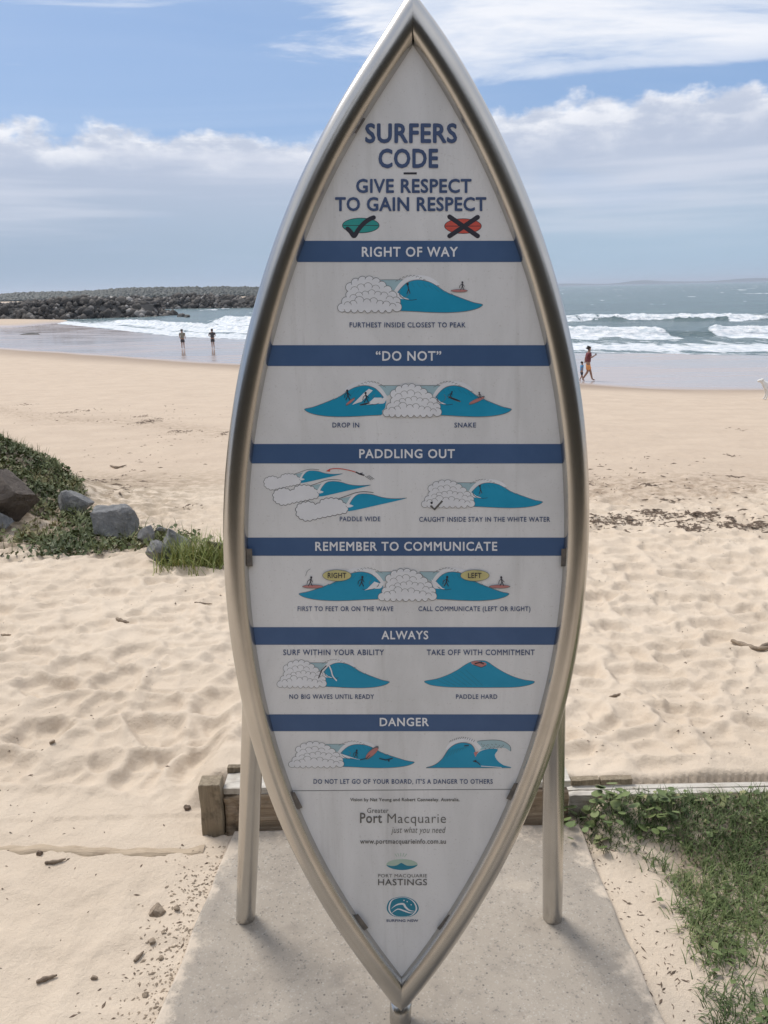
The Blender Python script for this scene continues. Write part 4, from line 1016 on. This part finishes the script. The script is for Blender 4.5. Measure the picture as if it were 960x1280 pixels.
# seaweed and wrack line
def wrack(cl_list, lab, name='seaweed'):
    X_, Y_ = [], []
    for px, py, wpx, hpx, num in cl_list:
        for _ in range(num):
            g = at_z(px+random.gauss(0, wpx/2.6), py+random.gauss(0, hpx/2.6), -.6)
            # re-project on the real surface
            X_.append(g[0]); Y_.append(g[1])
    return np.array(X_), np.array(Y_)
def clump_at(px, py, wpx, hpx, num, size, arr):
    c = ground(px, py); e = ground(px+wpx/2, py); u_ = ground(px, py-hpx/2); sx_ = abs(e[0]-c[0]); sy_ = abs(u_[1]-c[1])
    arr[0].append(c[0]+rng.normal(0, sx_/1.6, num)); arr[1].append(c[1]+rng.normal(0, sy_/1.6, num)); arr[2].append(np.full(num, size))
A = [[], [], []]
for c_ in ((822, 637, 46, 6, 260), (877, 639, 26, 6, 130), (925, 654, 50, 8, 260), (778, 645, 26, 9, 160), (865, 658, 30, 8, 120), (955, 652, 20, 6, 100), (812, 604, 16, 4, 40), (838, 622, 30, 5, 40), (915, 570, 14, 3, 25), (921, 596, 18, 3, 25), (750, 650, 60, 16, 200), (850, 645, 200, 22, 320), (820, 600, 220, 60, 150), (740, 600, 40, 30, 60), (925, 536, 14, 4, 20)):
    clump_at(*c_, .011, A)
for c_ in ((80, 516, 22, 3, 60), (100, 514, 30, 4, 70), (181, 528, 22, 6, 180), (196, 524, 22, 4, 90), (178, 520, 20, 3, 60), (225, 540, 30, 4, 90), (30, 505, 30, 3, 50), (282, 543, 8, 5, 50), (130, 600, 40, 14, 60), (160, 610, 40, 10, 50), (235, 632, 30, 6, 40), (145, 520, 260, 20, 130), (170, 570, 200, 70, 120)):
    clump_at(*c_, .012, A)
xs = np.concatenate(A[0]); yy = np.concatenate(A[1])
crumbs('wrack', xs, yy, .012, m_dark, 'dark seaweed and wrack lying along the tide lines of the sand', 4.0)

# ------------------------------------------------------------------ breakwater and far land
bwt = thing('rock_breakwater', 'long dark breakwater of piled boulders on the left, reaching into the sea', 'breakwater', (-40, 240, SEA))
path = [(-210, 150), (-150, 172), (-112, 186), (-78, 196), (-55, 205), (-52, 208)]
path2 = [(-150, 300), (-90, 305), (-60, 300), (-42, 292), (-10, 286), (10, 284)]
def pile(path, hgt, wid, num, size, seed, endtaper=0.0):
    r = random.Random(seed); V = []; F = []; base = []
    bmr = rock_bm(3, 1, 6, .1); rv = np.array([v.co[:] for v in bmr.verts]); rf = np.array([[v.index for v in f.verts] for f in bmr.faces]); bmr.free()
    P = np.array(path, float); seg = np.linalg.norm(np.diff(P, axis=0), axis=1); cum = np.concatenate([[0], np.cumsum(seg)])
    L_ = cum[-1]; s_ = rng.uniform(0, L_, num); cx = np.interp(s_, cum, P[:, 0]); cy = np.interp(s_, cum, P[:, 1])
    t_ = rng.uniform(-1, 1, num); hh = hgt*(1-np.abs(t_)**1.6)
    if endtaper: hh = hh*(1-sstep(s_, L_-endtaper, L_)*.85)
    hh = hh*(1+.34*fbm(s_*.10, s_*0, seed, 4, .65))-.25
    rad = size*np.clip(rng.lognormal(-.08, .38, num), .4, 2.3); al = rng.uniform(0, 6.28, num)
    VV = rv[None]*np.stack([rad, rad*rng.uniform(.7, 1.2, num), rad*rng.uniform(.6, 1, num)], 1)[:, None]
    ca, sa = np.cos(al)[:, None], np.sin(al)[:, None]
    X_ = VV[..., 0]*ca-VV[..., 1]*sa; Y_ = VV[..., 0]*sa+VV[..., 1]*ca
    VV = np.stack([X_+(cx)[:, None], Y_+(cy+t_*wid)[:, None], VV[..., 2]+(SEA-.3+hh)[:, None]], -1).reshape(-1, 3)
    FF = (rf[None]+(np.arange(num)*len(rv))[:, None, None]).reshape(-1, 3)
    return VV, FF, np.repeat(rng.uniform(0, 1, num), len(rv))
m_bw, t, b = mat('breakwater_rock', (.1, .1, .1), .9)
at = t.add('ShaderNodeAttribute', attribute_name='tint').outputs['Fac']
t.l.new(t.ramp(at, [(0, (.024, .022, .021)), (.6, (.060, .052, .045)), (.88, (.13, .115, .10)), (1, (.34, .32, .30))]), b.inputs['Base Color'])
V1, F1, T1 = pile(path, 4.2, 7, 4200, .82, 5, 12)
V2, F2, T2 = pile(path2, 4.2, 7, 2600, .95, 9)
link('boulders', np_mesh('boulders', np.vstack([V1, V2]), np.vstack([F1, F2+len(V1)]), m_bw, False, dict(tint=np.concatenate([T1, T2]))), bwt, kind='stuff')
def core(path, hgt, wid):
    V = []; F = []
    for x, y in path: V += [(x, y-wid, SEA-1.5), (x, y-wid*.45, SEA+hgt*.72), (x, y+wid*.45, SEA+hgt*.72), (x, y+wid, SEA-1.5)]
    for k in range(len(path)-1):
        for j in range(3): F.append((4*k+j, 4*k+4+j, 4*k+5+j, 4*k+1+j))
    return V, F
Va, Fa = core(path[:-1], 3.9, 7); Vb, Fb = core(path2, 3.9, 7)
m_core = noisy('dark_rubble', (.05, .047, .043), (.08, .075, .07), .8, .9, 0)
link('core', mesh('core', Va+Vb, Fa+[tuple(i+len(Va) for i in f) for f in Fb], m_core), bwt)
for px, py, d in ((233, 394, 215), (228, 393.5, 212)):
    pass
# wooded far shore
def ridge(name, dist, pxs, tops, m, depth, z0=SEA-1, label=None):
    V = []; F = []; n = len(pxs)
    for px, tp in zip(pxs, tops):
        a0 = at_y(px, tp, dist); V += [(a0[0], dist, z0), (a0[0]*1.0, dist+depth*.35, z0+(a0[2]-z0)*.75), (a0[0]*(1+depth*.8/dist), dist+depth*.8, a0[2]+0*depth), (a0[0]*(1+depth/dist*2), dist+depth*2, z0)]
    for k in range(n-1):
        for j in range(3): F.append((4*k+j, 4*k+4+j, 4*k+5+j, 4*k+1+j))
    return link(name, mesh(name, V, F, m, True), kind='structure')
m_hill = noisy('wooded_hill', (.022, .030, .020), (.032, .040, .026), .02, .95, 0)
pxs = np.arange(-420, 420, 10.0)
hz = lambda px: 362+(480-px)*.0218      # where the horizon lies across the picture
tp = np.array([hz(p)-(4.0+3.0*np.exp(-((p-130)/120)**2)+3.2*np.exp(-((p-215)/60)**2)+2.5*np.exp(-((p-340)/90)**2)+1.5*math.sin(p*.05)*.5) for p in pxs])
def forest(dist, pxs, tops, num, size, seed):
    cx = []; 
    px = rng.uniform(pxs[0], pxs[-1], num); tpp = np.interp(px, pxs, tops); u = rng.uniform(0, 1, num)**.6
    P = []
    for a_, b_, k in zip(px, tpp, u):
        q = at_y(a_, b_, dist); y = dist+(k-1)*120*.6; P.append((q[0]*y/dist, y, SEA+(q[2]-SEA)*(.25+.75*k)))
    return np.array(P)
ridge('far_hill', 900, pxs, tp+2.2, m_hill, 120)
P = forest(900, pxs, tp, 14000, 5, 4)
bmr = bmesh.new(); bmesh.ops.create_icosphere(bmr, subdivisions=1, radius=1); rv = np.array([v.co[:] for v in bmr.verts]); rf = np.array([[v.index for v in f.verts] for f in bmr.faces]); bmr.free()
num = len(P); rad = rng.uniform(1.0, 3.0, num); VV = (rv[None]*(1+rng.normal(0, .15, (num, len(rv), 1)))*rad[:, None, None]*np.array([1.3, 1.3, .8])+P[:, None]-np.array([0, 0, 1.4])).reshape(-1, 3); FF = (rf[None]+(np.arange(num)*len(rv))[:, None, None]).reshape(-1, 3)
m_tree = leaf_mat('far_tree_crowns', (.010, .015, .012), (.019, .025, .018), (.032, .038, .027))
link('distant_woodland', np_mesh('distant_woodland', VV, FF, m_tree, False, dict(tint=np.repeat(rng.uniform(0, 1, num), len(rv)))), kind='stuff', label='dark wooded shore behind the breakwater', category='woodland')
pxs = np.arange(560, 1100, 8.0)
tp = np.array([hz(p)-(.6+2.2*np.exp(-((p-705)/40)**2)+3.6*np.exp(-((p-800)/26)**2)+1.6*np.exp(-((p-840)/40)**2)+3.2*np.exp(-((p-935)/40)**2)+3*np.exp(-((p-1010)/60)**2)) for p in pxs])
ridge('distant_headland', 11500, pxs, tp, m_hill, 500)

# ------------------------------------------------------------------ people and dog
def skinned(name, verts, edges, radii_, m, parent=None, sub=2, root=0):
    me = bpy.data.meshes.new(name); me.from_pydata(verts, edges, []); o = bpy.data.objects.new(name, me); COL.objects.link(o)
    md = o.modifiers.new('skin', 'SKIN'); md.use_smooth_shade = True
    for i, r_ in enumerate(radii_):
        sv = me.skin_vertices[0].data[i]; sv.radius = (r_, r_) if not hasattr(r_, '__len__') else r_; sv.use_root = (i == root)
    ms = o.modifiers.new('sub', 'SUBSURF'); ms.levels = sub; ms.render_levels = sub
    bpy.context.view_layer.update()
    m2 = bpy.data.meshes.new_from_object(o.evaluated_get(bpy.context.evaluated_depsgraph_get()))
    bpy.data.objects.remove(o); bpy.data.meshes.remove(me)
    m2.name = name; m2.materials.clear(); m2.materials.append(m); m2.polygons.foreach_set('use_smooth', [True]*len(m2.polygons))
    r2 = bpy.data.objects.new(name, m2); COL.objects.link(r2)
    if parent is not None: r2.parent = parent
    return r2
def plain(name, c, r_=.8): return noisy(name, c, tuple(x*.85 for x in c), 12, r_, .2)
m_skin = plain('skin', (.34, .19, .13), .55); m_hair = plain('dark_hair', (.02, .015, .012)); m_maroon = plain('maroon_cloth', (.16, .035, .04)); m_orange = plain('orange_cloth', (.72, .30, .10))
m_blue = plain('blue_cloth', (.06, .22, .42)); m_navy = plain('navy_cloth', (.025, .03, .05)); m_khaki = plain('khaki_cloth', (.23, .215, .17)); m_charc = plain('charcoal_cloth', (.06, .055, .06)); m_shoe = plain('sandal_brown', (.07, .05, .04)); m_furw = plain('white_fur', (.74, .72, .68), .9)
def person(loc, rot, h, label, shirt, shorts, hip, legs_, arms, group=None, hat=None):
    """local frame: facing +x, z up, 1.0 = full height. legs_: two (knee, ankle, toe); arms: two (elbow, hand)"""
    t_ = thing('person', label, 'person', loc, group); t_.rotation_euler = (0, 0, rot); t_.scale = (h*1.14, h*1.14, h)
    V = [(0, 0, .52), (.0, 0, .60), (.005, 0, .70), (.01, 0, .80), (.012, 0, .845), (.018, 0, .88), (.022, 0, .935), (.02, 0, .975)]
    E = [(0, 1), (1, 2), (2, 3), (3, 4), (4, 5), (5, 6), (6, 7)]
    Rd = [(.062, .085), (.058, .075), (.062, .088), (.06, .095), (.035, .04), (.032, .032), (.052, .046), (.04, .036)]
    shv = [(0, 0, .52), (.0, 0, .60), (.005, 0, .70), (.01, 0, .80), (.012, 0, .832)]; she = [(0, 1), (1, 2), (2, 3), (3, 4)]; shr = [(.076, .098), (.072, .092), (.074, .1), (.07, .105), (.045, .055)]
    stv = [(0, 0, .535), (0, 0, .50)]; ste = [(0, 1)]; strr = [(.072, .092), (.074, .094)]
    for sd3, (kn, an, to) in zip((1, -1), legs_):
        i = len(V); V += [(0, .048*sd3, .50), kn, an, to]; E += [(0, i), (i, i+1), (i+1, i+2), (i+2, i+3)]; Rd += [.052, .034, .022, .018]
        j = len(stv); mid = tuple((np.array((0, .048*sd3, .50))*.12+np.array(kn)*.88)); stv += [(0, .05*sd3, .47), mid]; ste += [(1, j), (j, j+1)]; strr += [.062, .056]
    for sd3, (el, ha) in zip((1, -1), arms):
        i = len(V); sh = (.008, .108*sd3, .80); V += [sh, el, ha, tuple(np.array(ha)+(np.array(ha)-np.array(el))*.22)]; E += [(3, i), (i, i+1), (i+1, i+2), (i+2, i+3)]; Rd += [.032, .024, .016, .018]
        j = len(shv); shv += [sh, tuple(np.array(sh)*.25+np.array(el)*.75)]; she += [(3, j), (j, j+1)]; shr += [.04, .036]
        hd = np.array(ha); dv = hd-np.array(el); dv = dv/np.linalg.norm(dv); sdw = np.array([0, 1, 0]) if abs(dv[1]) < .7 else np.array([1, 0, 0]); fw = np.cross(dv, sdw)
    skinned('body', V, E, Rd, m_skin, t_)
    skinned('shirt', shv, she, shr, shirt, t_); skinned('shorts', stv, ste, strr, shorts, t_)
    skinned('hair', [(.0, 0, .955), (.012, 0, .985), (-.02, 0, .93)], [(0, 1), (0, 2)], [(.052, .05), (.036, .034), (.036, .036)], hat or m_hair, t_)
    return t_
man = ground(734, 476)
def feet(kz=0): return kz
t_ = person((man[0], man[1], H(man[0], man[1])), R(-3), 1.80, 'man in a maroon T-shirt and orange shorts walking along the wet sand', m_maroon, m_orange, 0,
    [((.075, .045, .29), (.135, .045, .045), (.205, .045, .018)), ((-.005, -.045, .28), (-.13, -.045, .055), (-.075, -.045, .018))],
    [((-.045, .125, .66), (-.055, .12, .53)), ((.05, -.12, .68), (.155, -.08, .75))])
link('phone', from_bm(rough_box(.16, .185, -.10, -.06, .75, .80, 3, .001), 'phone', m_dark), None); bpy.data.objects['phone'].parent = t_
ch_ = at_y(727.2, 474, man[1]-.25)
ch_ = ground(726.8, 476.5)
person((ch_[0], man[1]-.1, H(ch_[0], man[1])), R(5), 1.02, 'small child in a light blue top walking behind the man', m_blue, m_navy, 0,
    [((.055, .05, .29), (.09, .05, .05), (.16, .05, .02)), ((.0, -.05, .28), (-.09, -.05, .055), (-.04, -.05, .02))],
    [((.03, .13, .68), (.10, .14, .80)), ((-.03, -.12, .66), (-.02, -.13, .52))])
pa = ground(229, 435.5); pb_ = ground(266.5, 435.0)
std = [((.012, .05, .28), (-.01, .055, .045), (.05, .06, .016)), ((.012, -.05, .28), (-.005, -.055, .045), (.055, -.06, .016))]
person((pa[0], pa[1], H(pa[0], pa[1])), R(80), 1.74, 'person in a khaki top and dark shorts at the water edge, left of the two', m_khaki, m_charc, 0, std, [((-.01, .14, .66), (.05, .13, .54)), ((-.01, -.14, .66), (.04, -.13, .53))])
person((pb_[0], pb_[1], H(pb_[0], pb_[1])), R(100), 1.74, 'person in dark clothes with an elbow out at the water edge, right of the two', m_charc, m_charc, 0, [((.02, .04, .28), (-.03, .045, .045), (.03, .05, .016)), ((.015, -.04, .28), (.03, -.045, .045), (.085, -.05, .016))], [((.0, .165, .67), (.06, .09, .60)), ((-.01, -.14, .66), (.07, -.11, .60))])
dg = ground(966, 499); dog = thing('dog', 'white dog on the wet sand at the right edge of the picture', 'dog', (dg[0], dg[1], H(dg[0], dg[1])))
dog.rotation_euler = (0, 0, R(172))
V = [(-.28, 0, .46), (-.1, 0, .47), (.12, 0, .46), (.26, 0, .48), (.36, 0, .58), (.44, 0, .66), (.56, 0, .62)]
E = [(0, 1), (1, 2), (2, 3), (3, 4), (4, 5), (5, 6)]; Rd = [.10, .095, .12, .13, .075, .075, .035]
for sx2, y_ in ((.24, .09), (.24, -.09)):
    i = len(V); V += [(sx2, y_, .36), (sx2-.03, y_, .20), (sx2+.01, y_, .05), (sx2+.06, y_, .02)]; E += [(3, i), (i, i+1), (i+1, i+2), (i+2, i+3)]; Rd += [.06, .035, .026, .026]
for sx2, y_ in ((-.26, .08), (-.26, -.08)):
    i = len(V); V += [(sx2+.05, y_, .32), (sx2-.08, y_, .19), (sx2-.04, y_, .05), (sx2+.02, y_, .02)]; E += [(0, i), (i, i+1), (i+1, i+2), (i+2, i+3)]; Rd += [.075, .035, .026, .026]
skinned('body', V, E, Rd, m_furw, dog)
skinned('tail', [(-.36, 0, .50), (-.46, 0, .60), (-.46, 0, .72)], [(0, 1), (1, 2)], [.035, .04, .025], m_furw, dog)
for y_ in (.05, -.05): skinned('ear', [(.40, y_, .72), (.39, y_*1.7, .66)], [(0, 1)], [.03, .022], m_furw, dog, 1)
# dark stones on the wet flat
for k, (px, py, w2, lab) in enumerate(((10, 417.5, .55, 'dark rock exposed in the shallows at the left edge'), (37, 419.5, .9, 'long low dark rock exposed in the shallows, second from the left edge'), (227, 395.5, .9, 'dark rock just off the end of the breakwater'), (232.5, 396.5, .6, 'smaller dark rock beside the one off the breakwater end'))):
    p = at_z(px, py, SEA+.05); bm = rock_bm(90+k, 3, 6, .1); bmesh.ops.scale(bm, vec=(w2*1.6, w2*1.2, w2*.42 if k < 2 else w2), verts=bm.verts)
    o = link('sea_rock', from_bm(bm, 'sea_rock', m_core, False), label=lab, category='rock'); o.location = p

# ------------------------------------------------------------------ sea haze
HAZE = True
if HAZE:
    m = bpy.data.materials.new('sea_haze'); m.use_nodes = True; t = NT(m.node_tree); t.n.clear()
    v = t.add('ShaderNodeVolumePrincipled', {'Color': (.80, .88, 1.0, 1), 'Density': .00011, 'Anisotropy': .3})
    t.l.new(v.outputs[0], t.add('ShaderNodeOutputMaterial').inputs['Volume'])
    bm = bmesh.new(); bmesh.ops.create_cube(bm, size=1)
    bmesh.ops.scale(bm, vec=(60400, 60400, 150), verts=bm.verts); bmesh.ops.translate(bm, vec=(0, 0, 0), verts=bm.verts)
    zlo = min(float(gz.min()), SEA)-1.5; ztop = 95.0
    for v_ in bm.verts: v_.co.z = zlo if v_.co.z < 0 else ztop
    link('haze', from_bm(bm, 'haze', m), kind='stuff')
